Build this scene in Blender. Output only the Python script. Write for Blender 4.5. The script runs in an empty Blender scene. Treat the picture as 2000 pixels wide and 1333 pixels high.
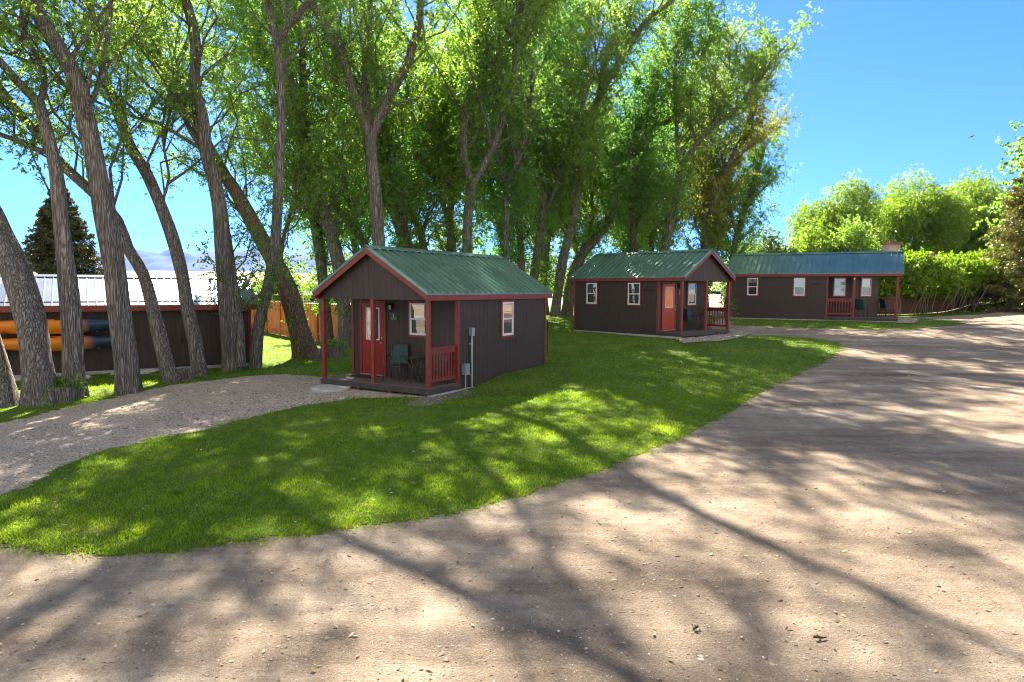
import bpy, bmesh, math, random
import numpy as np
from mathutils import Matrix, Vector
S = bpy.context.scene
COL = S.collection
PI = math.pi

# ------------------------------------------------------------------ camera
F, PITCH, ROLL = 1327.6, 0.077044, 0.00514
cp, sp_, cr_, sr_ = math.cos(PITCH), math.sin(PITCH), math.cos(ROLL), math.sin(ROLL)
fw = np.array([0, cp, -sp_]); u0 = np.array([0, sp_, cp]); r0 = np.array([1., 0, 0])
CR = np.array([cr_ * r0 + sr_ * u0, -sr_ * r0 + cr_ * u0, fw])
cam = bpy.data.cameras.new("camera")
cam.sensor_width = 36; cam.lens = F / 2000 * 36; cam.clip_start = .1; cam.clip_end = 30000
co = bpy.data.objects.new("camera", cam); COL.objects.link(co)
co.matrix_world = Matrix(((CR[0][0], CR[1][0], -CR[2][0], 0), (CR[0][1], CR[1][1], -CR[2][1], 0), (CR[0][2], CR[1][2], -CR[2][2], 0), (0, 0, 0, 1)))
S.camera = co
# ------------------------------------------------------------------ light
SUN_EL, SUN_AZ = math.radians(38), math.atan(-.28)
w = bpy.data.worlds.new("World"); S.world = w; w.use_nodes = True
nt = w.node_tree; bg = nt.nodes["Background"]
sky = nt.nodes.new("ShaderNodeTexSky"); sky.sky_type = 'NISHITA'; sky.sun_disc = False
sky.sun_elevation = SUN_EL; sky.sun_rotation = SUN_AZ; sky.altitude = 1500; sky.air_density = 1.0; sky.dust_density = .6; sky.ozone_density = 2.0
tm = nt.nodes.new('ShaderNodeVectorMath'); tm.operation = 'MULTIPLY'; tm.inputs[1].default_value = (.28, .47, .71)
nt.links.new(sky.outputs[0], tm.inputs[0])
# unseen broken clouds added behind the camera (opposite the sun) as warm fill light
def wn(t, **k):
    q = nt.nodes.new(t)
    for a, b in k.items(): setattr(q, a, b)
    return q
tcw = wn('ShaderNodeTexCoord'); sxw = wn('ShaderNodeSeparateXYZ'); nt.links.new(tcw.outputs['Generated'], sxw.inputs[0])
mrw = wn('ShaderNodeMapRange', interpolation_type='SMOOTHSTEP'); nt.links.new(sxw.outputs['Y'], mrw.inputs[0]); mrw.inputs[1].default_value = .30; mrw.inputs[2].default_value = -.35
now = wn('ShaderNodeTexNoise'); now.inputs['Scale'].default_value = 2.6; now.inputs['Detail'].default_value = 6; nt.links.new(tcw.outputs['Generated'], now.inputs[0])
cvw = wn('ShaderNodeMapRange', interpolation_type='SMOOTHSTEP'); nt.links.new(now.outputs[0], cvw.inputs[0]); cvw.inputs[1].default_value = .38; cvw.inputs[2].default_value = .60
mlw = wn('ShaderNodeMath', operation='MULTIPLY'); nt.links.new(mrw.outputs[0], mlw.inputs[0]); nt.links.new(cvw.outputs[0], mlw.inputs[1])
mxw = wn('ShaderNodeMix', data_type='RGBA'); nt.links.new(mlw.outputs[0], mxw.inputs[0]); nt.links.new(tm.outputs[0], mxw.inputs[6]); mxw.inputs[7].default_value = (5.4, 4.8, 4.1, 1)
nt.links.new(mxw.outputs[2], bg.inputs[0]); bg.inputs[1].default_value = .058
sl = bpy.data.lights.new("sun", 'SUN'); sl.energy = 5.0; sl.angle = math.radians(.5); sl.color = (1, .89, .74)
so = bpy.data.objects.new("sun", sl); COL.objects.link(so)
sd = Vector((math.sin(SUN_AZ) * math.cos(SUN_EL), math.cos(SUN_AZ) * math.cos(SUN_EL), math.sin(SUN_EL)))
so.rotation_euler = sd.to_track_quat('Z', 'Y').to_euler(); so.location = (0, 0, 60)
S.view_settings.view_transform = 'Standard'; S.view_settings.look = 'None'; S.view_settings.gamma = 1
S.view_settings.exposure = 2.46
S.render.engine = 'CYCLES'
S.cycles.filter_width = 1.1; S.cycles.use_denoising = True; S.cycles.max_bounces = 8; S.cycles.diffuse_bounces = 5; S.cycles.glossy_bounces = 3; S.cycles.transmission_bounces = 4
S.cycles.sample_clamp_indirect = 6; S.cycles.caustics_reflective = False; S.cycles.caustics_refractive = False

# ------------------------------------------------------------------ helpers
def ray(px, py):
    v = np.array([(px - 1000) / F, (666.5 - py) / F, 1]) @ CR
    return v
CTRL = np.array([(-15, 5, -2.8), (0, 5, -2.8), (10, 5, -2.8), (-10, 18, -2.8), (-15, 20, -2.8), (-9, 25, -2.8), (-12, 38, -2.8), (-2, 17, -2.78), (-5, 19, -2.79), (1, 21.5, -2.52),
    (-3, 23, -2.62), (4, 19, -2.55), (6, 15, -2.7), (7.3, 29.1, -2.14), (10.5, 31, -2.1), (3, 34, -2.09), (6, 36, -2.05), (12, 20, -2.5), (20.5, 36, -1.68), (13, 40, -1.7), (22, 39, -1.6), (30, 36, -1.4), (40, 60, -.9), (15, 60, -1.3),
    (3, 44, -1.8), (0, 50, -1.8), (-20, 60, -3), (20, 10, -2.7), (20, 22, -2.3), (-60, 60, -3.2), (-60, 10, -2.8), (70, 30, -1.2), (70, 90, -.6), (0, 100, -2), (-60, 110, -4), (0, -20, -2.8), (60, -20, -2.6), (-60, -20, -2.8)])
def gz(x, y):
    x = np.asarray(x, float); y = np.asarray(y, float)
    dx = x[..., None] - CTRL[:, 0]; dy = y[..., None] - CTRL[:, 1]
    d2 = dx * dx + dy * dy + 1.5
    wt = d2 ** -1.8
    z = (wt * CTRL[:, 2]).sum(-1) / wt.sum(-1)
    r = np.sqrt(x * x + y * y)
    f = np.clip((r - 110) / 160, 0, 1); f = f * f * (3 - 2 * f)
    return z * (1 - f) + (-7.0) * f
def ground_px(px, py):
    r = ray(px, py); r = r / r[1]; z = -2.6; p = r
    for _ in range(12):
        t = z / r[2]; p = r * t; z = .5 * z + .5 * float(gz(p[0], p[1]))
    return p
def at(px, py, y):
    r = ray(px, py); return r * (y / r[1])

MATS = {}
def nodes(m):
    m.use_nodes = True; n = m.node_tree; return n, n.nodes, n.links, n.nodes["Principled BSDF"]
def mat(name, col, rough=.6, metal=0, var=.0, scale=6, bump=0, bscale=40, spec=None, col2=None, stretch=(1, 1, 1), dist=.01, coat=0):
    if name in MATS: return MATS[name]
    m = bpy.data.materials.new(name); n, N, L, b = nodes(m)
    b.inputs['Base Color'].default_value = (*col, 1); b.inputs['Roughness'].default_value = rough; b.inputs['Metallic'].default_value = metal
    if spec is not None: b.inputs['Specular IOR Level'].default_value = spec
    if coat: b.inputs['Coat Weight'].default_value = coat
    tc = N.new("ShaderNodeTexCoord"); mp = N.new("ShaderNodeMapping"); mp.inputs['Scale'].default_value = stretch
    L.new(tc.outputs['Object'], mp.inputs[0])
    if var or col2:
        t = N.new("ShaderNodeTexNoise"); t.inputs['Scale'].default_value = scale; t.inputs['Detail'].default_value = 5; L.new(mp.outputs[0], t.inputs[0])
        r = N.new("ShaderNodeValToRGB"); L.new(t.outputs[0], r.inputs[0])
        c2 = col2 or tuple(min(1, c * (1 + var)) for c in col); c1 = col if col2 else tuple(c * (1 - var) for c in col)
        r.color_ramp.elements[0].position = .35; r.color_ramp.elements[1].position = .65
        r.color_ramp.elements[0].color = (*c1, 1); r.color_ramp.elements[1].color = (*c2, 1)
        L.new(r.outputs[0], b.inputs['Base Color'])
    if bump:
        t = N.new("ShaderNodeTexNoise"); t.inputs['Scale'].default_value = bscale; t.inputs['Detail'].default_value = 6; L.new(mp.outputs[0], t.inputs[0])
        q = N.new("ShaderNodeBump"); q.inputs['Strength'].default_value = bump; q.inputs['Distance'].default_value = dist
        L.new(t.outputs[0], q.inputs['Height']); L.new(q.outputs[0], b.inputs['Normal'])
    MATS[name] = m; return m

class MB:
    def __init__(s): s.v = []; s.f = []
    def add(s, vs, fs):
        o = len(s.v); s.v += [tuple(float(c) for c in v) for v in vs]; s.f += [tuple(i + o for i in f) for f in fs]; return s
    def box(s, x0, x1, y0, y1, z0, z1):
        return s.add([(x0, y0, z0), (x1, y0, z0), (x1, y1, z0), (x0, y1, z0), (x0, y0, z1), (x1, y0, z1), (x1, y1, z1), (x0, y1, z1)],
                     [(0, 3, 2, 1), (4, 5, 6, 7), (0, 1, 5, 4), (1, 2, 6, 5), (2, 3, 7, 6), (3, 0, 4, 7)])
    def prism(s, poly, d):            # poly: list of 3D points, d: extrude vector
        n = len(poly); P = [tuple(p) for p in poly]; Q = [tuple(np.array(p) + np.array(d)) for p in poly]
        return s.add(P + Q, [tuple(range(n))[::-1], tuple(range(n, 2 * n))] + [(i, (i + 1) % n, n + (i + 1) % n, n + i) for i in range(n)])
    def bar(s, p, q, w, h=None):      # rectangular bar between two points
        p = np.array(p, float); q = np.array(q, float); d = q - p; d /= np.linalg.norm(d)
        up = np.array([0, 0, 1.]) if abs(d[2]) < .95 else np.array([1., 0, 0])
        a = np.cross(d, up); a /= np.linalg.norm(a); b = np.cross(a, d); h = h or w
        c = [a * w / 2 * i + b * h / 2 * j for i, j in ((-1, -1), (1, -1), (1, 1), (-1, 1))]
        return s.prism([p + k for k in c], q - p)
    def tube(s, pts, rad, n=8, cap=True):
        pts = np.array(pts, float); m = len(pts); rad = np.broadcast_to(np.array(rad, float), (m,))
        T = np.gradient(pts, axis=0); T /= np.linalg.norm(T, axis=1)[:, None] + 1e-9
        ref = np.array([0, 1., 0]) if abs(T[0][1]) < .9 else np.array([1., 0, 0])
        V = []
        for i in range(m):
            a = np.cross(T[i], ref); a /= np.linalg.norm(a); b = np.cross(T[i], a)
            for k in range(n):
                t = 2 * PI * k / n; V.append(pts[i] + rad[i] * (a * math.cos(t) + b * math.sin(t)))
        fs = [(i * n + k, i * n + (k + 1) % n, (i + 1) * n + (k + 1) % n, (i + 1) * n + k) for i in range(m - 1) for k in range(n)]
        if cap: fs += [tuple(range(n))[::-1], tuple(range((m - 1) * n, m * n))]
        return s.add(V, fs)
    def build(s, name, material, parent=None, smooth=False, bevel=0):
        me = bpy.data.meshes.new(name); me.from_pydata(s.v, [], s.f); me.validate()
        b = bmesh.new(); b.from_mesh(me); bmesh.ops.recalc_face_normals(b, faces=b.faces)
        if bevel: bmesh.ops.bevel(b, geom=b.edges[:], offset=bevel, segments=1, affect='EDGES')
        b.to_mesh(me); b.free()
        me.materials.append(material)
        if smooth: me.polygons.foreach_set('use_smooth', [True] * len(me.polygons))
        o = bpy.data.objects.new(name, me); COL.objects.link(o); o.parent = parent
        return o
def tag(o, label=None, cat=None, group=None, kind=None):
    if label: o['label'] = label
    if cat: o['category'] = cat
    if group: o['group'] = group
    if kind: o['kind'] = kind
    return o
def empty(name, loc, rz=0, label=None, cat=None, group=None):
    o = bpy.data.objects.new(name, None); COL.objects.link(o); o.location = loc; o.rotation_euler = (0, 0, rz); o.empty_display_size = .2
    return tag(o, label, cat, group)
def copy_tree(o, parent=None):
    c = o.copy(); COL.objects.link(c); c.parent = parent
    for ch in [k for k in COL.objects if k.parent == o]: copy_tree(ch, c)
    return c
def arrays_mesh(name, V, quads=None, tris=None, mats=(), midx=None, smooth=False):
    me = bpy.data.meshes.new(name); V = np.asarray(V, np.float32)
    me.vertices.add(len(V)); me.vertices.foreach_set('co', V.ravel())
    li = []; st = []; n = 0
    if quads is not None and len(quads): li.append(np.asarray(quads, np.int32).ravel()); st.append(n + 4 * np.arange(len(quads))); n += 4 * len(quads)
    if tris is not None and len(tris): li.append(np.asarray(tris, np.int32).ravel()); st.append(n + 3 * np.arange(len(tris))); n += 3 * len(tris)
    li = np.concatenate(li).astype(np.int32); st = np.concatenate(st).astype(np.int32)
    me.loops.add(len(li)); me.loops.foreach_set('vertex_index', li)
    me.polygons.add(len(st)); me.polygons.foreach_set('loop_start', st)
    for m in mats: me.materials.append(m)
    if midx is not None: me.polygons.foreach_set('material_index', np.asarray(midx, np.int32))
    if smooth: me.polygons.foreach_set('use_smooth', np.ones(len(st), bool))
    me.update(calc_edges=True)
    return me
def mesh_obj(name, me, parent=None):
    o = bpy.data.objects.new(name, me); COL.objects.link(o); o.parent = parent; return o

# ------------------------------------------------------------------ ground materials
def ground_mat(name, ramp, s1, s2, bump, stones=0, bd=.03, big=.35):
    m = bpy.data.materials.new(name); n, N, L, b = nodes(m); b.inputs['Roughness'].default_value = .95; b.inputs['Specular IOR Level'].default_value = .15
    tc = N.new("ShaderNodeTexCoord")
    def noise(sc, det=8, ro=.6):
        t = N.new("ShaderNodeTexNoise"); t.inputs['Scale'].default_value = sc; t.inputs['Detail'].default_value = det; t.inputs['Roughness'].default_value = ro; L.new(tc.outputs['Object'], t.inputs[0]); return t
    a = noise(s1, 5); c = noise(s2, 6, .75)
    mx = N.new("ShaderNodeMath"); mx.operation = 'MULTIPLY_ADD'; L.new(a.outputs[0], mx.inputs[0]); mx.inputs[1].default_value = big
    m2 = N.new("ShaderNodeMath"); m2.operation = 'MULTIPLY'; L.new(c.outputs[0], m2.inputs[0]); m2.inputs[1].default_value = 1 - big
    L.new(m2.outputs[0], mx.inputs[2])
    if name == "packed_dirt":      # wheel-worn bands along the road and fine speckle
        mp = N.new("ShaderNodeMapping"); mp.inputs['Rotation'].default_value = (0, 0, -.72); mp.inputs['Scale'].default_value = (.12, 1.1, 1); L.new(tc.outputs['Object'], mp.inputs[0])
        t3 = noise(1.3, 4); L.new(mp.outputs[0], t3.inputs[0]); t4 = noise(5, 6, .7); t5 = noise(190, 3, .7); acc = mx.outputs[0]
        for t_, amt in ((t3, .55), (t4, .34), (t5, .60)):
            sb = N.new("ShaderNodeMath"); sb.operation = 'SUBTRACT'; L.new(t_.outputs[0], sb.inputs[0]); sb.inputs[1].default_value = .5
            ma_ = N.new("ShaderNodeMath"); ma_.operation = 'MULTIPLY_ADD'; L.new(sb.outputs[0], ma_.inputs[0]); ma_.inputs[1].default_value = amt; L.new(acc, ma_.inputs[2]); acc = ma_.outputs[0]
        mx = N.new("ShaderNodeMath"); L.new(acc, mx.inputs[0]); mx.inputs[1].default_value = 0
    r = N.new("ShaderNodeValToRGB"); L.new(mx.outputs[0], r.inputs[0])
    while len(r.color_ramp.elements) < len(ramp): r.color_ramp.elements.new(.5)
    for e, (p, col) in zip(r.color_ramp.elements, ramp): e.position = p; e.color = (*col, 1)
    out = r.outputs[0]; h = c.outputs[0]
    if stones:
        v = N.new("ShaderNodeTexVoronoi"); v.inputs['Scale'].default_value = stones; L.new(tc.outputs['Object'], v.inputs[0])
        hs = N.new("ShaderNodeHueSaturation"); sep = N.new("ShaderNodeSeparateColor"); L.new(v.outputs['Color'], sep.inputs[0])
        ma = N.new("ShaderNodeMapRange"); L.new(sep.outputs[0], ma.inputs[0]); ma.inputs[3].default_value = .65; ma.inputs[4].default_value = 1.4
        L.new(ma.outputs[0], hs.inputs['Value']); L.new(out, hs.inputs['Color']); out = hs.outputs[0]
        mm = N.new("ShaderNodeMath"); mm.operation = 'SUBTRACT'; L.new(h, mm.inputs[0]); L.new(v.outputs['Distance'], mm.inputs[1]); h = mm.outputs[0]
    L.new(out, b.inputs['Base Color'])
    q = N.new("ShaderNodeBump"); q.inputs['Strength'].default_value = bump; q.inputs['Distance'].default_value = bd
    L.new(h, q.inputs['Height']); L.new(q.outputs[0], b.inputs['Normal'])
    return m
M_DIRT = ground_mat("packed_dirt", [(.3, (.14, .11, .08)), (.46, (.275, .218, .158)), (.56, (.365, .295, .215)), (.68, (.52, .445, .34))], .5, 45, 1, 0, .04, .45)
M_GRAVEL = ground_mat("gravel", [(.3, (.28, .23, .175)), (.5, (.47, .39, .30)), (.7, (.62, .54, .44))], .8, 30, 1, 60, .02)
M_LAWN = ground_mat("lawn_soil", [(.3, (.05, .085, .010)), (.5, (.085, .15, .015)), (.7, (.19, .19, .05))], .9, 30, 1, 0, .03, .6)

# ground sheet
def axis(lo, hi, near_lo, near_hi, st):
    a = list(np.arange(near_lo, near_hi + st, st)); s = st
    x = a[-1]
    while x < hi: s *= 1.25; x += s; a.append(x)
    s = st; x = a[0]
    while x > lo: s *= 1.25; x -= s; a.insert(0, x)
    return np.array(a)
RNG = np.random.default_rng(7)
def smooth_noise(x, y, seed=0):
    r = np.random.default_rng(seed); z = 0
    for k in range(7):
        a = r.uniform(0, 2 * PI); f = 1.3 ** k; ph = r.uniform(0, 6)
        z = z + np.sin((x * math.cos(a) + y * math.sin(a)) * f + ph) / 7
    return z
ax, ay = axis(-9000, 9000, -16, 26, .3), axis(-40, 14000, 1.5, 42, .3)
X, Y = np.meshgrid(ax, ay)
Z = gz(X, Y) + .025 * smooth_noise(X * 1.3, Y * 1.3, 3) * np.exp(-(X ** 2 + Y ** 2) / 4000)
nx, ny = len(ax), len(ay)
I = np.arange(nx * ny).reshape(ny, nx)
Q = np.stack([I[:-1, :-1], I[:-1, 1:], I[1:, 1:], I[1:, :-1]], -1).reshape(-1, 4)
g = mesh_obj("dirt_road", arrays_mesh("dirt_road", np.stack([X, Y, Z], -1).reshape(-1, 3), Q, mats=[M_DIRT], smooth=True)); tag(g, kind='structure')

def inside(poly, x, y):
    poly = np.asarray(poly); c = np.zeros(x.shape, bool); j = len(poly) - 1
    for i in range(len(poly)):
        xi, yi = poly[i]; xj, yj = poly[j]
        k = ((yi > y) != (yj > y)) & (x < (xj - xi) * (y - yi) / (yj - yi + 1e-12) + xi); c ^= k; j = i
    return c
def patch(name, polys, cell, lift, material, far_cell=None, jag=.12, kind='structure', split=18):
    P = np.concatenate([np.asarray(p) for p in polys]); x0, y0 = P.min(0); x1, y1 = P.max(0)
    VV, QQ, off = [], [], 0
    ranges = [(y0 - .5, y1 + .5, cell)] if not far_cell else [(y0 - .5, split, cell), (split, y1 + .5, far_cell)]
    for ya, yb, c in ranges:
        xl, xh = (x0, x1) if c != cell or not far_cell else (-14, 12)
        xs = np.arange(max(x0, xl) - .5, min(x1, xh) + .5, c); ys = ya + np.arange(round((yb - ya) / c) + 1) * ((yb - ya) / round((yb - ya) / c))
        X, Y = np.meshgrid(xs, ys); cx = (X[:-1, :-1] + X[1:, 1:]) / 2; cy = (Y[:-1, :-1] + Y[1:, 1:]) / 2
        jx = cx + jag * (smooth_noise(cx * 4, cy * 4, 11) + .6 * smooth_noise(cx * 11, cy * 11, 5)) * 1.6; jy = cy + jag * (smooth_noise(cx * 4, cy * 4, 12) + .6 * smooth_noise(cx * 11, cy * 11, 6)) * 1.6
        keep = np.zeros(cx.shape, bool)
        for p in polys: keep |= inside(p, jx, jy)
        I = np.arange(X.size).reshape(X.shape)
        Q = np.stack([I[:-1, :-1][keep], I[:-1, 1:][keep], I[1:, 1:][keep], I[1:, :-1][keep]], -1)
        Z = gz(X, Y) + lift + .025 * smooth_noise(X * 1.3, Y * 1.3, 3) * np.exp(-(X ** 2 + Y ** 2) / 4000)
        V = np.stack([X, Y, Z], -1).reshape(-1, 3); u, inv = np.unique(Q, return_inverse=True)
        VV.append(V[u]); QQ.append(inv.reshape(-1, 4) + off); off += len(u)
    o = mesh_obj(name, arrays_mesh(name, np.concatenate(VV), np.concatenate(QQ), mats=[material], smooth=True)); tag(o, kind=kind); return o
G = lambda L: [tuple(ground_px(*p)[:2]) for p in L]
front = G([(0, 1068), (100, 1078), (200, 1088), (330, 1080), (440, 1062), (560, 1047), (650, 1036), (740, 1027), (860, 1007), (960, 985), (1090, 945), (1180, 915), (1290, 872), (1340, 850), (1400, 818), (1460, 780), (1530, 746), (1600, 712), (1645, 682), (1640, 670), (1580, 661), (1500, 656), (1445, 660), (1400, 667), (1335, 670)])
drive_near = G([(845, 778), (780, 777), (700, 779), (600, 792), (480, 817), (380, 845), (280, 862), (200, 882), (110, 917), (60, 947), (0, 970)])
drive_far = G([(0, 829), (60, 815), (120, 800), (170, 788), (240, 774), (300, 760), (350, 751), (420, 743), (480, 736), (560, 732), (640, 738)])
left_lo, left_hi = (-30, 6.0), (-30, 9.0)
LAWN_MAIN = front + [(8.5, 31), (12.8, 41.5), (14, 70), (-70, 75), (-70, 17)] + [(-30, 12), (-22, 13.5)] + drive_far + [(-4, 19.3), (-2.6, 17.6)] + drive_near + [(-12, 8.2), (-14, 7.4)]
STRIP3 = G([(1425, 621), (1500, 624), (1600, 626), (1740, 630), (1765, 632), (1800, 623), (1850, 625), (1890, 630), (1860, 637), (1780, 643), (1700, 644), (1600, 641), (1500, 638), (1430, 636)])
HEDGE_GRASS = [(16, 43), (21.5, 41.5), (24, 40.5), (30, 44), (47, 60), (40, 66), (20, 52)]
POCKET = G([(1425, 648), (1450, 648), (1470, 652), (1440, 655), (1425, 653)])
patch("lawn", [LAWN_MAIN, STRIP3, HEDGE_GRASS], .06, .008, M_LAWN, .25, jag=.08)
DRIVE = drive_near[::-1] + drive_far[::-1]
DRIVE = [(-30, 8.0)] + [(-14, 7.6)] + drive_near[::-1] + [(-2.6, 17.6), (-4, 19.3)] + drive_far[::-1] + [(-22, 13.5), (-30, 12)]
patch("gravel_driveway", [DRIVE], .12, .009, M_GRAVEL, jag=.08)
PAD2 = G([(1300, 655), (1335, 672), (1400, 669), (1450, 660), (1470, 652), (1430, 645)])
PAD3 = G([(1748, 622), (1750, 633), (1785, 633), (1795, 625), (1770, 621)])
patch("gravel_pad", [PAD2], .12, .044, M_GRAVEL, jag=.05)
patch("gravel_pad", [PAD3], .12, .044, M_GRAVEL, jag=.05)
BARE = G([(790, 786), (800, 797), (850, 792), (905, 775), (930, 768), (905, 762), (850, 774)])
patch("bare_soil", [BARE], .06, .014, ground_mat("soil_gravel", [(.3, (.1, .085, .07)), (.5, (.2, .17, .14)), (.7, (.36, .33, .29))], 1, 25, 1, 40, .03), jag=.12)

# ------------------------------------------------------------------ paint & building materials
M_SIDE = mat("dark_brown_siding", (.050, .032, .022), .55, var=.12, scale=3, bump=.25, bscale=60, stretch=(4, 4, .5), dist=.003)
M_RED = mat("barn_red_paint", (.22, .036, .026), .42, var=.12, scale=5, bump=.1, bscale=80, dist=.002)
M_DOOR = mat("red_door_paint", (.28, .018, .020), .3, var=.05, scale=3)
M_DOOR2 = mat("rust_red_door_paint", (.46, .06, .018), .3, var=.05, scale=3)
M_GREENROOF = mat("green_metal_roof", (.17, .29, .23), .34, metal=.7, var=.12, scale=1.2, bump=.12, bscale=3, dist=.01)
M_SHEDROOF = mat("grey_green_metal_roof", (.40, .44, .42), .26, metal=.85, var=.15, scale=1.5, bump=.15, bscale=4, dist=.01)
M_WHITE = mat("white_vinyl", (.78, .78, .76), .35)
M_DECK = mat("brown_deck_boards", (.13, .095, .075), .6, var=.25, scale=8, bump=.3, bscale=30, stretch=(6, 1, 6), dist=.003)
M_DECKD = mat("dark_fascia_board", (.06, .048, .042), .6, var=.2, scale=5)
M_CONC = mat("concrete", (.42, .42, .40), .85, var=.15, scale=6, bump=.3, bscale=30)
M_GALV = mat("galvanized_metal", (.42, .46, .48), .4, metal=.6, var=.1, scale=10)
M_BLACK = mat("black_metal", (.015, .015, .016), .4, metal=.4, var=.1)
M_FRAME = mat("brown_metal_frame", (.09, .07, .055), .35, metal=.5, var=.1)
M_SLING = mat("dark_green_sling", (.01, .06, .055), .6, var=.1, scale=20)
M_GREENT = mat("green_glass_tabletop", (.02, .09, .07), .12, var=.05)
M_LAMP = mat("lamp_glass", (.65, .6, .4), .2, var=.05)
M_MAT = mat("dark_doormat", (.018, .016, .015), .95, var=.2, scale=30, bump=.5, bscale=120)
def glass_mat(name, col, k):
    m = bpy.data.materials.new(name); n, N, L, b = nodes(m)
    b.inputs['Base Color'].default_value = (*col, 1); b.inputs['Roughness'].default_value = .35
    gl = N.new("ShaderNodeBsdfGlossy"); gl.inputs['Roughness'].default_value = .01; gl.inputs['Color'].default_value = (.9, .95, 1, 1)
    t = N.new("ShaderNodeTexNoise"); t.inputs['Scale'].default_value = 1.5; tc = N.new("ShaderNodeTexCoord"); L.new(tc.outputs['Object'], t.inputs[0])
    q = N.new("ShaderNodeBump"); q.inputs['Strength'].default_value = .08; q.inputs['Distance'].default_value = .02; L.new(t.outputs[0], q.inputs['Height']); L.new(q.outputs[0], gl.inputs['Normal'])
    mx = N.new("ShaderNodeMixShader"); mx.inputs[0].default_value = k
    L.new(b.outputs[0], mx.inputs[1]); L.new(gl.outputs[0], mx.inputs[2]); L.new(mx.outputs[0], N["Material Output"].inputs[0]); return m
M_GLASS = glass_mat("window_glass", (.02, .025, .03), .3)
M_GLASSD = glass_mat("dark_window_glass", (.02, .018, .016), .16)
M_BLIND = glass_mat("window_with_pale_blind", (.32, .40, .44), .2)
M_ORANGE = glass_mat("orange_door_glass", (1, .26, .02), .05)  # door pane with an orange base colour and weak gloss
M_PAPER = mat("paper_notice", (.7, .7, .68), .8)
M_SIGNT = mat("tan_plaque", (.42, .27, .13), .6, var=.1)
M_SIGNG = mat("dark_green_plaque", (.05, .07, .045), .5, var=.2)
M_HILL = mat("plaque_green", (.12, .22, .04), .6)

# ------------------------------------------------------------------ cabins
W, P = 3.813, 1.229
HR, HE, OX, OF, OB, HP = 3.576, 2.383, .094, .189, .276, 2.25
SL = (HR - HE) / (W / 2 + OX)
def siding(mb, axis, fix, sgn, u0, u1, z0, z1, top=None, pitch=.203):
    # boards on a plane; axis 'x' -> plane at x=fix spanning y ; sgn = outward direction
    n = max(1, round((u1 - u0) / pitch)); st = (u1 - u0) / n; th = .012
    lo, hi = sorted((fix, fix + sgn * th))
    for i in range(n):
        a, b = u0 + i * st + .0028, u0 + (i + 1) * st - .0028
        za = zb = z1
        if top: za, zb = top(a), top(b)
        if top and a < W / 2 < b:
            c = W / 2; pl = [(a, z0), (b, z0), (b, zb), (c, top(c)), (a, za)]
        else: pl = [(a, z0), (b, z0), (b, zb), (a, za)]
        if axis == 'x': mb.prism([(lo, u, z) for u, z in pl], (hi - lo, 0, 0))
        else: mb.prism([(u, lo, z) for u, z in pl], (0, hi - lo, 0))
def framed(root, axis, fix, sgn, u0, u1, z0, z1, kind='window', glass=None, up=None, low=None, name='window'):
    # window on a wall plane
    def bx(mb, ua, ub, za, zb, d0, d1):
        lo, hi = sorted((fix + sgn * d0, fix + sgn * d1))
        return mb.box(lo, hi, ua, ub, za, zb) if axis == 'x' else mb.box(ua, ub, lo, hi, za, zb)
    t = .065
    wn = MB()
    for a in ((u0, u0 + t, z0 + t, z1 - t), (u1 - t, u1, z0 + t, z1 - t), (u0, u1, z0, z0 + t), (u0, u1, z1 - t, z1)): bx(wn, *a, 0, .036)
    o = wn.build(name, M_RED, root)
    fr = MB(); u0 += t; u1 -= t; z0 += t; z1 -= t; f = .042; zm = (z0 + z1) / 2
    for a in ((u0, u0 + f, z0 + f, z1 - f), (u1 - f, u1, z0 + f, z1 - f), (u0, u1, z0, z0 + f), (u0, u1, z1 - f, z1)): bx(fr, *a, 0, .048)
    bx(fr, u0 + f, u1 - f, zm - .022, zm + .022, 0, .044)
    g = .018
    for a in ((u0 + f, u0 + f + g, z0 + f + g, zm - .022), (u1 - f - g, u1 - f, z0 + f + g, zm - .022), (u0 + f, u1 - f, z0 + f, z0 + f + g)): bx(fr, *a, 0, .04)
    fr.build('frame', M_WHITE, o)
    bx(MB(), 0, 0, 0, 0, 0, 0)
    p1 = MB(); bx(p1, u0 + f, u1 - f, zm + .022, z1 - f, 0, .026); p1.build('pane', up or M_GLASS, o)
    p2 = MB(); bx(p2, u0 + f + g, u1 - f - g, z0 + f + g, zm - .022, 0, .02); p2.build('pane', low or M_GLASSD, o)
    return o
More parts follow.
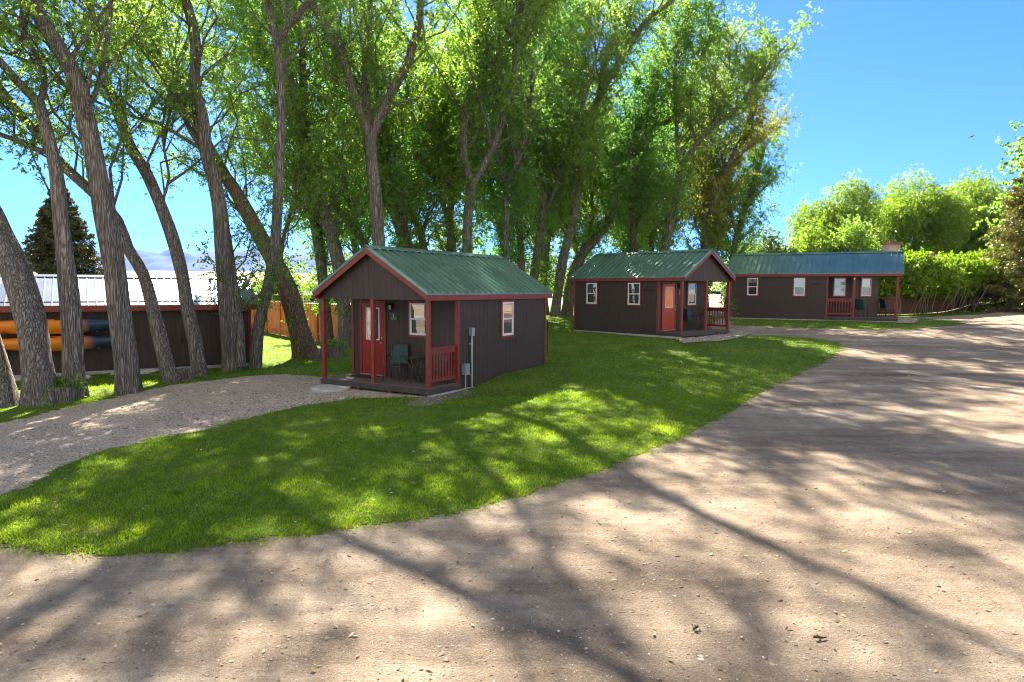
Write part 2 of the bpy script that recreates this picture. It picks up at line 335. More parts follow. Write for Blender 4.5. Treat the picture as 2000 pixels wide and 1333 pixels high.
def front_door(root, x, y0, y1, paint, hinge_left, glass, knob_y):
    # door on plane x facing -x
    t = .07
    fr = MB(); fr.box(x - .04, x, y0 - t, y0, 0, 2.10); fr.box(x - .04, x, y1, y1 + t, 0, 2.10); fr.box(x - .04, x, y0 - t, y1 + t, 2.10, 2.10 + t)
    fr.build('door_frame', M_RED, root, bevel=.003)
    d = MB(); gy0, gy1, gz0, gz1 = y0 + .17, y1 - .17, 1.03, 1.97
    d.box(x - .02, x, y0 + .003, y1 - .003, .03, gz0); d.box(x - .02, x, y0 + .003, y1 - .003, gz1, 2.095); d.box(x - .02, x, y0 + .003, gy0, gz0, gz1); d.box(x - .02, x, gy1, y1 - .003, gz0, gz1)
    ym = (y0 + y1) / 2
    for a, b in ((y0 + .13, ym - .04), (ym + .04, y1 - .13)):
        w_ = .018
        for q in ((a, b, .85 - w_, .85), (a, b, .25, .25 + w_), (a, a + w_, .25 + w_, .85 - w_), (b - w_, b, .25 + w_, .85 - w_)): d.box(x - .028, x - .0195, *q)
        d.box(x - .026, x - .0195, a + .05, b - .05, .30, .80)
    o = d.build('door', paint, root, bevel=.002)
    lf = MB(); f = .035
    lf.box(x - .034, x - .003, gy0, gy0 + f, gz0 + f, gz1 - f); lf.box(x - .034, x - .003, gy1 - f, gy1, gz0 + f, gz1 - f); lf.box(x - .034, x - .003, gy0, gy1, gz0, gz0 + f); lf.box(x - .034, x - .003, gy0, gy1, gz1 - f, gz1)
    lf.build('glass_frame', M_WHITE, o)
    MB().box(x - .022, x - .006, gy0 + f, gy1 - f, gz0 + f, gz1 - f).build('pane', glass, o)
    k = MB(); k.tube([(x - .02, knob_y, .95), (x - .045, knob_y, .95), (x - .05, knob_y, .95), (x - .085, knob_y, .95), (x - .09, knob_y, .95)], [.012, .012, .026, .026, .012], 10)
    k.build('handle', M_GALV, o); MB().tube([(x - .02, knob_y, 1.10), (x - .04, knob_y, 1.10)], [.024, .022], 10).build('lock', M_GALV, o)
    MB().box(x - .11, x, y0, y1, .004, .03).build('threshold', M_GALV, root)
def porch_lamp(root, x, y, z):
    m = MB(); m.box(x - .03, x, y - .05, y + .05, z - .02, z + .14); m.bar((x - .02, y, z + .1), (x - .1, y, z + .12), .02)
    m.tube([(x - .1, y, z + .13), (x - .1, y, z + .1), (x - .1, y, z + .08)], [.015, .05, .065], 8)
    m.tube([(x - .1, y, z - .09), (x - .1, y, z - .07)], [.03, .05], 8)
    for a in range(4): m.bar((x - .1 + .05 * math.cos(a * PI / 2), y + .05 * math.sin(a * PI / 2), z - .07), (x - .1 + .06 * math.cos(a * PI / 2), y + .06 * math.sin(a * PI / 2), z + .08), .008)
    o = m.build('porch_lamp', M_BLACK, root)
    MB().tube([(x - .1, y, z - .068), (x - .1, y, z + .075)], [.036, .046], 8).build('lamp_glass', M_LAMP, o, True)
def rail_panel(root, y, x0, x1, n):
    m = MB(); m.box(x0, x1, y - .02, y + .07, .98, 1.02); m.box(x0, x1, y - .0, y + .04, .84, .978); m.box(x0, x1, y - .0, y + .04, .12, .21)
    for i in range(n):
        c = x0 + (i + .5) * (x1 - x0) / n; m.box(c - .02, c + .02, y + .002, y + .038, .208, .842)
    return m.build('railing', M_RED, root, bevel=.002)
def rail_front(root, x, y0, y1, n):
    m = MB(); m.box(x - .02, x + .07, y0, y1, .98, 1.02); m.box(x, x + .04, y0, y1, .84, .978); m.box(x, x + .04, y0, y1, .12, .21)
    for i in range(n):
        c = y0 + (i + .5) * (y1 - y0) / n; m.box(x + .002, x + .038, c - .02, c + .02, .208, .842)
    return m.build('railing', M_RED, root, bevel=.002)
def roof(root, XB, mat_roof=None, seam=.305, W=W, HR=HR, HE=HE, x0=-OF, ox=OX, red=M_RED, fh=.15):
    mat_roof = mat_roof or M_GREENROOF
    SLo = (HR - HE) / (W / 2 + ox); th = .03
    r = MB()
    for s in (0, 1):
        f = (lambda y: y) if s == 0 else (lambda y: W - y)
        poly = [(x0 - .02, f(-ox - .03), HE - .03 * SLo), (x0 - .02, f(W / 2), HR), (x0 - .02, f(W / 2), HR + th), (x0 - .02, f(-ox - .03), HE + th - .03 * SLo)]
        r.prism(poly, (XB + .02 - (x0 - .02), 0, 0))
        n = round((XB - x0) / seam); st = (XB - x0) / n
        for i in range(n + 1):
            c = x0 + i * st
            zz = lambda y: HE + (y + ox) * SLo + th
            ya = -ox - .03; yb = W / 2 - .10
            if s == 0:
                r.prism([(c - .026, ya, zz(ya) - .004), (c + .026, ya, zz(ya) - .004), (c + .02, ya, zz(ya) + .062), (c - .02, ya, zz(ya) + .062)], (0, yb - ya, (yb - ya) * SLo))
            else:
                r.prism([(c - .026, W - ya, zz(ya) - .004), (c + .026, W - ya, zz(ya) - .004), (c + .02, W - ya, zz(ya) + .062), (c - .02, W - ya, zz(ya) + .062)], (0, -(yb - ya), (yb - ya) * SLo))
            if i < n:
                for k in ():       # low stiffening ribs of each panel
                    cc = c + st * k / 3
                    if s == 0: r.prism([(cc - .012, ya, zz(ya) - .004), (cc + .012, ya, zz(ya) - .004), (cc, ya, zz(ya) + .005)], (0, yb - ya, (yb - ya) * SLo))
                    else: r.prism([(cc - .012, W - ya, zz(ya) - .004), (cc + .012, W - ya, zz(ya) - .004), (cc, W - ya, zz(ya) + .005)], (0, -(yb - ya), (yb - ya) * SLo))
    o = r.build('roof', mat_roof, root)
    c = MB(); k = .13
    for s in (1, -1):
        c.prism([(x0 - .03, W / 2, HR + th + .055), (x0 - .03, W / 2 + s * k, HR + th + .05 - k * SLo), (x0 - .03, W / 2 + s * k, HR + th + .035 - k * SLo), (x0 - .03, W / 2, HR + th + .035)], (XB - x0 + .06, 0, 0))
    c.build('ridge_cap', mat_roof, o)
    for y in (-ox - .02, W + ox - .005): MB().box(x0, XB, y, y + .025, HE - fh - .01, HE - .012).build('fascia', red, root)
    for x in (x0 - .004, XB - .02):
        b = MB()
        for s in (0, 1):
            g = (lambda y: y) if s == 0 else (lambda y: W - y)
            b.prism([(x, g(-ox - .02), HE - fh - .004 - .02 * 0), (x, g(-ox - .02), HE - .016), (x, g(W / 2), HR - .006), (x, g(W / 2), HR - fh)], (.024, 0, 0))
        b.build('bargeboard', red, root)
    return o
def cabin(name, origin, yaw, L, label, variant):
    base_h = .24
    z_g = float(gz(origin[0], origin[1]))
    root = empty(name, origin, yaw, label, 'cabin', 'dark brown cabins with green metal roofs')
    XB = P + L
    top = lambda y: HE + (min(y, W - y) + OX) * SL - .005
    # walls
    def wall(mb, nm='wall'): return mb.build(nm, M_SIDE, root)
    if variant < 3:
        m = MB(); m.box(P, P + .09, .015, W - .015, 0, HP + .1); siding(m, 'x', P, -1, .0, W, 0, HP + .1); wall(m)
    else:
        # clipped corner: recess on the near (high y) side
        yA, xA = W - 1.15, 2.2; xB, yB = 1.0, W - 2.1
        m = MB(); m.box(xB, xB + .09, .015, yB, 0, HP + .1); siding(m, 'x', xB, -1, 0, yB, 0, HP + .1); wall(m)
        m = MB(); m.box(xA, 3.43, yA - .09, yA, 0, HP + .1); siding(m, 'y', yA, 1, xA, 3.43, 0, HP + .1); wall(m)
        m = MB(); m.box(3.43, 3.52, yA, W, 0, HP + .1); wall(m)
        d = empty('diagonal_wall', ((xB), yB, 0), 0); d.parent = root
        # diagonal wall built in its own frame : from (xB,yB) to (xA,yA)
        dl = math.hypot(xA - xB, yA - yB); d.rotation_euler = (0, 0, math.atan2(yA - yB, xA - xB))
        m = MB(); m.box(0, dl, -.09, 0, 0, HP + .1); siding(m, 'y', 0, 1, 0, dl, 0, HP + .1)
        bpy.data.objects.remove(d)
        dw = m.build('wall', M_SIDE, root); dw.location = (xB, yB, 0); dw.rotation_euler = (0, 0, math.atan2(yA - yB, xA - xB))
        dwin = framed(dw, 'y', .014, 1, dl * .5 - .36, dl * .5 + .36, 1.08, 2.2)
    x_near = P if variant < 3 else 3.43
    m = MB(); m.box(P + .01, XB, .0, .09, -.18, HP + .12); siding(m, 'y', 0, -1, P + .01, XB, -.18, HP + .12); wall(m)
    m = MB(); m.box(x_near + .01, XB, W - .09, W, -.18, HP + .12); siding(m, 'y', W, 1, x_near + .01, XB, -.18, HP + .12); wall(m)
    m = MB(); m.prism([(XB - .1, 0, -.18), (XB - .1, W, -.18), (XB - .1, W, top(W)), (XB - .1, W / 2, top(W / 2)), (XB - .1, 0, top(0))], (.09, 0, 0)); siding(m, 'x', XB, 1, 0, W, -.18, 0, top=lambda y: top(y) - .03); wall(m)
    # porch gable + soffit
    m = MB(); m.prism([(.015, 0, HP), (.015, W, HP), (.015, W, top(W)), (.015, W / 2, top(W / 2)), (.015, 0, top(0))], (.07, 0, 0)); siding(m, 'x', .015, -1, 0, W, HP - .02, 0, top=lambda y: top(y) - .03)
    m.build('gable', M_SIDE, root)
    MB().box(.086, (P if variant < 3 else XB - .1), .1, W - .1, HP + .1 if variant == 3 else HP + .02, HP + (.12 if variant == 3 else .06)).build('porch_ceiling', M_SIDE, root)
    if variant < 3:
        for y in (0, W - .07): MB().box(.086, P, y, y + .07, HP, HP + .12).build('porch_beam', M_SIDE, root)
    else:
        for y, xe in ((0, 1.24), (W - .07, 3.43)): MB().box(.086, xe, y, y + .07, HP, HP + .12).build('porch_beam', M_SIDE, root)
    # corner trims
    c = .09; xn = P if variant < 3 else 3.43
    for (x0, x1, y0, y1) in ((P - .03, P + c - .03, -.03, -.003), (XB - c + .02, XB + .02, -.03, -.003), (xn - .03, xn + c - .03, W + .003, W + .03), (XB - c + .02, XB + .02, W + .003, W + .03)):
        q = MB(); q.box(x0, x1, y0 - .004 if y0 < 0 else y0 + .012, y1 - .012 if y0 < 0 else y1 + .004, -.14, HE - .16); q.build('corner_trim', M_RED, root)
    for yy in ((-.03, .06), (W - .06, W + .03)) if variant < 3 else ((-.03, .06),):
        MB().box(P - .036, P - .016, yy[0], yy[1], 0, HP).build('corner_trim', M_RED, root)
    # posts
    pl = [(.0, .0), (.0, W - .1), (.0, W / 2 - .05)] if variant < 3 else [(0, 0), (0, W - .1), (2.06, W - .1)]
    for (x, y) in pl: MB().box(x - .004, x + .1, y - .004 if y == 0 else y, y + .1 if y == 0 else y + .104, 0, HP).build('post', M_RED, root, bevel=.004)
    # deck
    dx = P if variant < 3 else 3.43
    m = MB(); n = round(dx / .14)
    for i in range(n): m.box(i * dx / n + .003, (i + 1) * dx / n - .003, -.02, W + .02, -.028, 0)
    m.build('deck', M_DECK, root)
    m = MB(); m.box(-.03, -.001, -.03, W + .03, -.17, -.03); m.box(0, dx, -.035, -.008, -.17, -.03); m.box(0, dx, W + .008, W + .035, -.17, -.03)
    m.build('deck_fascia', M_DECKD, root)
    for i in range(4): MB().box(.03 if i else .03, P, .1 + i * (W - .3) / 3, .24 + i * (W - .3) / 3, -.26, -.032).build('joist', M_RED if i else M_DECKD, root)
    m = MB(); z0 = -.24
    m.box(.02, XB + .04, -.05, .06, z0 - .22, -.182); m.box(.02, XB + .04, W - .06, W + .05, z0 - .22, -.182); m.box(.0, .15, .0, W, z0 - .22, z0 + .0)
    m.build('foundation', M_CONC, root)
    roof(root, XB + OB)
    # openings
    if variant == 1:
        front_door(root, P - .014, 2.56, 3.42, M_DOOR, True, M_GLASS, 2.63)
        framed(root, 'x', P - .014, -1, .88, 1.66, 1.17, 2.19)
        framed(root, 'y', -.014, -1, 3.36, 4.09, 1.08, 2.2, up=M_ROSE)
        porch_lamp(root, P - .014, 2.27, 1.98)
        s = MB().box(P - .034, P - .014, 2.07, 2.33, 1.62, 1.84).build('number_plaque', M_SIGNG, root)
        MB().box(P - .037, P - .034, 2.1, 2.3, 1.64, 1.71).build('painted_hill', M_HILL, s)
        MB().box(P - .037, P - .034, 2.195, 2.215, 1.72, 1.80).build('numeral', M_WHITE, s)
        rail_panel(root, .03, .1, P - .02, 9)
    elif variant == 2:
        y = lambda a: W - a
        front_door(root, P - .014, y(1.22), y(.30), M_DOOR2, True, M_ORANGE, y(1.22) + .07)
        framed(root, 'x', P - .014, -1, y(2.90), y(2.14), 1.08, 2.2)
        framed(root, 'y', W + .014, 1, 4.71, 5.49, 1.08, 2.2); framed(root, 'y', W + .014, 1, 2.14, 2.95, 1.08, 2.2)
        porch_lamp(root, P - .014, y(1.55), 1.98)
        MB().box(P - .034, P - .014, y(1.75), y(1.52), 1.62, 1.84).build('number_plaque', M_SIGNT, root)
        MB().box(1.52, 1.98, W + .014, W + .04, 1.79, 1.83).build('wall_vent', M_BLACK, root)
        rail_panel(root, .03, .1, P - .02, 8)
    else:
        framed(root, 'y', W + .014, 1, 7.05, 7.75, 1.08, 2.2); framed(root, 'y', W + .014, 1, 4.53, 5.23, 1.08, 2.2, up=M_BLIND)
        wn = framed(root, 'y', yA + .014, 1, 2.53, 3.25, 1.08, 2.22, up=M_BLIND, low=M_BLIND)
        MB().box(2.62, 2.82, yA + .036, yA + .042, 1.75, 1.92).build('paper_notice', M_PAPER, wn)
        MB().box(2.66, 2.80, yA + .036, yA + .042, 1.4, 1.58).build('paper_notice', M_PAPER, wn)
        MB().box(3.72, 4.2, W + .014, W + .04, 1.79, 1.83).build('wall_vent', M_BLACK, root)
        q = MB(); q.box(2.155, 3.43, W - .05, W - .01, .84, .978); q.box(2.155, 3.43, W - .07, W + .02, .98, 1.02); q.box(2.155, 3.43, W - .05, W - .01, .12, .21)
        for i in range(9):
            cc = 2.16 + (i + .5) * 1.27 / 9; q.box(cc - .02, cc + .02, W - .048, W - .012, .208, .842)
        q.build('railing', M_RED, root, bevel=.002)
        rail_panel(root, .03, .1, 1.0, 8)
        MB().box(xA - .03, xA + .06, yA + .014, yA + .034, 0, HP).build('corner_trim', M_RED, root)
        MB().tube([(2.11, W + .004, 2.08), (2.11, W + .05, 2.08), (2.11, W + .1, 2.08)], [.03, .05, .04], 8).build('porch_lamp', M_WHITE, root)
    return root
M_ROSE = glass_mat("window_with_rose_blind", (.45, .2, .14), .3)
c1o = (-2.102, 17.1, -2.537); c1yaw = 1.02403
c2yaw = 2.29774; c2a = np.array([math.sin(c2yaw), -math.cos(c2yaw), 0]); c2o = tuple(np.array([7.262, 29.132, -1.855]) + c2a * W)
c3yaw = 2.63846; c3a = np.array([math.sin(c3yaw), -math.cos(c3yaw), 0]); c3o = tuple(np.array([20.49, 36.163, -1.463]) + c3a * W)
CAB1 = cabin('cabin', c1o, c1yaw, 4.889, 'nearest dark brown cabin with a crimson door, between the gravel drive and the lawn', 1)
CAB2 = cabin('cabin', c2o, c2yaw, 5.028, 'middle dark brown cabin with an orange-red door, its porch facing right beside the road', 2)
CAB3 = cabin('cabin', c3o, c3yaw, 8.635 - P, 'longest and farthest dark brown cabin, with a recessed corner porch beside the hedge', 3)
def loc(c, x, y, z=0):
    o, yaw = {1: (c1o, c1yaw), 2: (c2o, c2yaw), 3: (c3o, c3yaw)}[c]
    return (o[0] + math.cos(yaw) * x - math.sin(yaw) * y, o[1] + math.sin(yaw) * x + math.cos(yaw) * y, o[2] + z)

# chairs and tables on the porches
def make_chair():
    r = empty('patio_chair', (0, 0, 0)); t = .013   # faces -x
    f = MB()
    for s in (-1, 1):
        y = s * .25
        f.tube([(-.27, y, 0), (-.25, y, .3), (-.23, y, .64), (-.15, y, .67), (.18, y, .64), (.24, y * .98, .60)], t, 6)
        f.tube([(.26, y, 0), (.2, y, .38), (.25, y, .62), (.33, y * .9, .97)], t, 6)
        f.tube([(-.25, y, .40), (.2, y, .38)], t, 6)
    f.tube([(-.25, -.25, .40), (-.25, .25, .40)], t, 6); f.tube([(.2, -.25, .38), (.2, .25, .38)], t, 6); f.tube([(.33, -.225, .97), (.33, .225, .97)], t, 6)
    f.build('frame', M_FRAME, r, True)
    MB().prism([(-.25, -.235, .405), (.19, -.235, .385), (.19, .235, .385), (-.25, .235, .405)], (0, 0, .014)).build('seat', M_SLING, r)
    MB().prism([(.215, -.235, .44), (.215, .235, .44), (.325, .215, .96), (.325, -.215, .96)], (.014, 0, 0)).build('backrest', M_SLING, r)
    for s in (-1, 1): MB().box(-.2, .12, s * .25 - .025, s * .25 + .025, .668, .69).build('armrest', M_FRAME, r, bevel=.004)
    return r
def make_table():
    r = empty('patio_table', (0, 0, 0))
    MB().tube([(0, 0, .68), (0, 0, .695), (0, 0, .70)], [.3, .31, .305], 28).build('tabletop', M_GREENT, r)
    for k in range(4):
        a = k * PI / 2 + .4
        MB().tube([(.27 * math.cos(a), .27 * math.sin(a), 0), (.04 * math.cos(a + .3), .04 * math.sin(a + .3), .36), (.22 * math.cos(a + PI * .0), .22 * math.sin(a), .68)], .012, 6).build('leg', M_FRAME, r, True)
    return r
CH, TB = make_chair(), make_table()
def place(o, c, x, y, rz, label, cat, grp):
    o.location = loc(c, x, y); o.rotation_euler = (0, 0, {1: c1yaw, 2: c2yaw, 3: c3yaw}[c] + rz); tag(o, label, cat, grp)
place(CH, 1, .78, 1.78, .25, 'dark green sling chair beside the crimson door under the nearest cabin window', 'chair', 'patio chairs on the cabin porches')
place(TB, 1, .62, 1.02, 0, 'small round green table on the nearest cabin porch', 'table', 'patio tables on the cabin porches')
place(copy_tree(CH), 1, .75, .42, -.3, 'second green sling chair half hidden behind the corner post of the nearest cabin', 'chair', 'patio chairs on the cabin porches')
place(copy_tree(CH), 2, .72, W - 2.15, .2, 'dark chair behind the near post on the middle cabin porch', 'chair', 'patio chairs on the cabin porches')
place(copy_tree(TB), 2, .62, W - 2.85, 0, 'small round table in shade on the middle cabin porch', 'table', 'patio tables on the cabin porches')
place(copy_tree(CH), 3, .5, 1.5, .6, 'dark chair on the open front of the farthest cabin porch', 'chair', 'patio chairs on the cabin porches')
place(copy_tree(TB), 3, .45, .7, 0, 'small round table by the far railing of the farthest cabin porch', 'table', 'patio tables on the cabin porches')
place(copy_tree(CH), 3, 1.75, W - .62, 1.2, 'dark chair by the angled window of the farthest cabin', 'chair', 'patio chairs on the cabin porches')
def doormat(c, x0, x1, y0, y1, label):
    m = MB().box(x0, x1, y0, y1, 0, .014).build('doormat', M_MAT); o = {1: c1o, 2: c2o}[c]; m.location = (o[0], o[1], o[2] + .002); m.rotation_euler = (0, 0, {1: c1yaw, 2: c2yaw}[c]); tag(m, label, 'doormat', 'doormats on the porches')
doormat(1, .55, 1.08, 2.6, 3.4, 'dark doormat in front of the crimson door')
doormat(2, .6, 1.08, W - 1.3, W - .4, 'dark doormat in front of the orange-red door')
# utility riser and box on the nearest cabin's side wall
def cabin1_thing(name, mb, material, label, cat):
    o = mb.build(name, material, None, True); o.location = c1o; o.rotation_euler = (0, 0, c1yaw); tag(o, label, cat); return o
m = MB(); m.tube([(1.80, -.075, -.3), (1.80, -.075, 1.25)], .03, 10); m.box(1.735, 1.865, -.13, -.02, 1.24, 1.46); m.box(1.75, 1.85, -.022, -.004, .15, .19); m.box(1.75, 1.85, -.022, -.004, 1.0, 1.04)
o = cabin1_thing('utility_conduit', m, M_GALV, 'tall grey electrical conduit pipe with a capped top on the nearest cabin side wall', 'conduit'); o.data.polygons.foreach_set('use_smooth', [False] * len(o.data.polygons))
m = MB(); m.box(1.38, 1.58, -.16, -.03, .2, .5); m.tube([(1.48, -.09, -.3), (1.48, -.09, .2)], .018, 8)
o = cabin1_thing('electrical_box', m, M_GALV, 'small grey electrical box on a short pipe beside the porch of the nearest cabin', 'electrical box'); o.data.polygons.foreach_set('use_smooth', [False] * len(o.data.polygons))
# round concrete stepping stone
p = ground_px(645, 762); zz = float(gz(p[0], p[1]))
m = MB().tube([(0, 0, -.05), (0, 0, .075), (0, 0, .085)], [.55, .55, .53], 30); o = m.build('stepping_stone', M_CONC); o.location = (p[0], p[1], zz); tag(o, 'round pale concrete slab in the gravel before the nearest porch', 'concrete slab')
# garden stake behind cabin 1
p = ground_px(1069, 690); zz = float(gz(p[0], p[1]))
m = MB().tube([(0, 0, -.1), (0, 0, 1.25)], .014, 6); m.tube([(0, 0, 1.25), (-.05, 0, 1.33), (-.12, 0, 1.30), (-.14, 0, 1.22)], .012, 6); m.bar((-.03, 0, 1.0), (.03, 0, 1.0), .03, .3)
o = m.build('garden_stake', M_BLACK); o.location = (p[0], p[1], zz); tag(o, 'thin black metal garden stake in the grass behind the nearest cabin', 'stake')
# ------------------------------------------------------------------ bark and leaves
def bark_mat(name, c1, c2, c3):
    m = bpy.data.materials.new(name); n, N, L, b = nodes(m); b.inputs['Roughness'].default_value = .9; b.inputs['Specular IOR Level'].default_value = .1
    tc = N.new("ShaderNodeTexCoord"); mp = N.new("ShaderNodeMapping"); mp.inputs['Scale'].default_value = (1, 1, .07); L.new(tc.outputs['Object'], mp.inputs[0])
    n0 = N.new("ShaderNodeTexNoise"); n0.inputs['Scale'].default_value = 5; n0.inputs['Detail'].default_value = 3; L.new(mp.outputs[0], n0.inputs[0])
    ad = N.new("ShaderNodeVectorMath"); ad.operation = 'MULTIPLY_ADD'; L.new(n0.outputs['Color'], ad.inputs[0]); ad.inputs[1].default_value = (.30, .30, .06); L.new(mp.outputs[0], ad.inputs[2])
    v = N.new("ShaderNodeTexVoronoi"); v.feature = 'DISTANCE_TO_EDGE'; v.inputs['Scale'].default_value = 20; L.new(ad.outputs[0], v.inputs[0])
    t = N.new("ShaderNodeTexNoise"); t.inputs['Scale'].default_value = 34; t.inputs['Detail'].default_value = 6; L.new(mp.outputs[0], t.inputs[0])
    r1 = N.new("ShaderNodeMapRange"); L.new(v.outputs['Distance'], r1.inputs[0]); r1.inputs[1].default_value = 0; r1.inputs[2].default_value = .35
    m1 = N.new("ShaderNodeMath"); m1.operation = 'MULTIPLY_ADD'; L.new(t.outputs[0], m1.inputs[0]); m1.inputs[1].default_value = 1.1; L.new(r1.outputs[0], m1.inputs[2])
    r = N.new("ShaderNodeValToRGB"); L.new(m1.outputs[0], r.inputs[0]); r.color_ramp.elements.new(.5)
    for e, (p, c) in zip(r.color_ramp.elements, ((.3, c1), (.72, c2), (1.0, c3))): e.position = min(p, 1); e.color = (*c, 1)
    L.new(r.outputs[0], b.inputs['Base Color'])
    q = N.new("ShaderNodeBump"); q.inputs['Strength'].default_value = 1; q.inputs['Distance'].default_value = .09; L.new(m1.outputs[0], q.inputs['Height']); L.new(q.outputs[0], b.inputs['Normal'])
    return m
M_BARK = bark_mat("furrowed_grey_bark", (.065, .056, .047), (.20, .178, .155), (.36, .33, .295))
M_BARKD = bark_mat("brown_bark", (.06, .042, .026), (.17, .12, .08), (.32, .25, .18))
def leaf_mat(name, c1, c2, trans=.5, tint=(1.3, 1.35, .5), sc=.35):
    m = bpy.data.materials.new(name); m.use_nodes = True; n = m.node_tree; N = n.nodes; L = n.links; N.clear()
    out = N.new("ShaderNodeOutputMaterial"); tc = N.new("ShaderNodeTexCoord")
    t = N.new("ShaderNodeTexNoise"); t.inputs['Scale'].default_value = sc; t.inputs['Detail'].default_value = 2; L.new(tc.outputs['Object'], t.inputs[0])
    wn = N.new("ShaderNodeTexWhiteNoise"); g = N.new("ShaderNodeVectorMath"); g.operation = 'MULTIPLY'; g.inputs[1].default_value = (9, 9, 9); L.new(tc.outputs['Object'], g.inputs[0])
    f = N.new("ShaderNodeVectorMath"); f.operation = 'FLOOR'; L.new(g.outputs[0], f.inputs[0]); L.new(f.outputs[0], wn.inputs['Vector'])
    a = N.new("ShaderNodeMath"); a.operation = 'MULTIPLY_ADD'; L.new(wn.outputs['Value'], a.inputs[0]); a.inputs[1].default_value = .45; L.new(t.outputs[0], a.inputs[2])
    r = N.new("ShaderNodeValToRGB"); L.new(a.outputs[0], r.inputs[0]); r.color_ramp.elements[0].position = .4; r.color_ramp.elements[1].position = 1.0
    r.color_ramp.elements[0].color = (*c1, 1); r.color_ramp.elements[1].color = (*c2, 1)
    d = N.new("ShaderNodeBsdfPrincipled"); d.inputs['Roughness'].default_value = .38; d.inputs['Specular IOR Level'].default_value = .6; L.new(r.outputs[0], d.inputs['Base Color'])
    tr = N.new("ShaderNodeBsdfTranslucent"); mm = N.new("ShaderNodeVectorMath"); mm.operation = 'MULTIPLY'; mm.inputs[1].default_value = tint; L.new(r.outputs[0], mm.inputs[0]); L.new(mm.outputs[0], tr.inputs[0])
    mx = N.new("ShaderNodeMixShader"); mx.inputs[0].default_value = trans; L.new(d.outputs[0], mx.inputs[1]); L.new(tr.outputs[0], mx.inputs[2]); L.new(mx.outputs[0], out.inputs[0])
    return m
LEAF = [leaf_mat("willow_leaf", (.085, .165, .04), (.19, .29, .06), .64, (2.1, 2.15, 1.1)), leaf_mat("dark_willow_leaf", (.065, .15, .045), (.14, .26, .07), .64, (2.1, 2.3, 1.1)),
        leaf_mat("yellow_green_leaf", (.10, .18, .03), (.20, .29, .05), .55, (1.9, 1.95, .7)), leaf_mat("rusty_leaf", (.09, .16, .035), (.28, .27, .06), .6, (2.0, 1.9, .8), .25),
        leaf_mat("silver_green_leaf", (.08, .13, .05), (.20, .26, .11), .4, (1.4, 1.5, .8)), leaf_mat("hedge_leaf", (.07, .15, .012), (.20, .30, .02), .5, (1.9, 1.9, .5), .6)]

def catmull(P, step):
    P = np.asarray(P, float); out = []
    Q = np.vstack([2 * P[0] - P[1], P, 2 * P[-1] - P[-2]])
    for i in range(1, len(Q) - 2):
        n = max(2, int(np.linalg.norm(Q[i + 1] - Q[i]) / step))
        for k in range(n):
            t = k / n; out.append(.5 * ((2 * Q[i]) + (-Q[i - 1] + Q[i + 1]) * t + (2 * Q[i - 1] - 5 * Q[i] + 4 * Q[i + 1] - Q[i + 2]) * t * t + (-Q[i - 1] + 3 * Q[i] - 3 * Q[i + 1] + Q[i + 2]) * t ** 3))
    out.append(P[-1]); return np.array(out)
def stem_mesh(name, C, R, parent, material, seed, n=14, flare=0, rough=.07, cap=1):
    """tapered irregular trunk / limb tube"""
    rng = np.random.default_rng(seed); m = len(C)
    T = np.gradient(C, axis=0); T /= np.linalg.norm(T, axis=1)[:, None]
    A = np.cross(T, np.array([0, 1., 0.05])); A /= np.linalg.norm(A, axis=1)[:, None]; B = np.cross(T, A)
    th = np.linspace(0, 2 * PI, n, endpoint=False)
    s = np.concatenate([[0], np.cumsum(np.linalg.norm(np.diff(C, axis=0), axis=1))])
    ph = rng.uniform(0, 6, 6)
    rr = 1 + rough * (np.sin(2 * th[None] + ph[0] + s[:, None] * .5) + .8 * np.sin(3 * th[None] + ph[1] - s[:, None] * .7) + .6 * np.sin(5 * th[None] + ph[2] + s[:, None] * .9) + .5 * np.sin(s[:, None] * 2.1 + ph[3])) + rng.normal(0, rough * .25, (m, n))
    if flare:
        e = np.exp(-s / .45)[:, None]; rr = rr + flare * e * (.7 + .55 * np.sin(4 * th[None] + ph[4]) + .3 * np.sin(7 * th[None] + ph[5]))
    rr = rr * R[:, None]
    V = C[:, None] + rr[..., None] * (np.cos(th)[None, :, None] * A[:, None] + np.sin(th)[None, :, None] * B[:, None])
    I = np.arange(m * n).reshape(m, n); J = np.roll(I, -1, 1)
    Q = np.stack([I[:-1], J[:-1], J[1:], I[1:]], -1).reshape(-1, 4)
    V = np.concatenate([V.reshape(-1, 3), C[-1:] + T[-1:] * R[-1] * cap]); tr = np.stack([I[-1], J[-1], np.full(n, m * n)], -1)
    return mesh_obj(name, arrays_mesh(name, V, Q, tr, [material], smooth=True), parent)
def unit(a): return a / (np.linalg.norm(a, axis=-1, keepdims=True) + 1e-9)
def tubes_np(P, R, n=3):
    """P (K,m,3) R (K,m) -> verts, quads"""
    K, m, _ = P.shape; T = unit(np.gradient(P, axis=1)); A = unit(np.cross(T, np.array([.3, .9, .1]))); B = np.cross(T, A)
    th = np.linspace(0, 2 * PI, n, endpoint=False)
    V = P[:, :, None] + R[:, :, None, None] * (np.cos(th)[:, None] * A[:, :, None] + np.sin(th)[:, None] * B[:, :, None])
    I = np.arange(K * m * n).reshape(K, m, n); J = np.roll(I, -1, 2)
    Q = np.stack([I[:, :-1], J[:, :-1], J[:, 1:], I[:, 1:]], -1).reshape(-1, 4)
    return V.reshape(-1, 3), Q
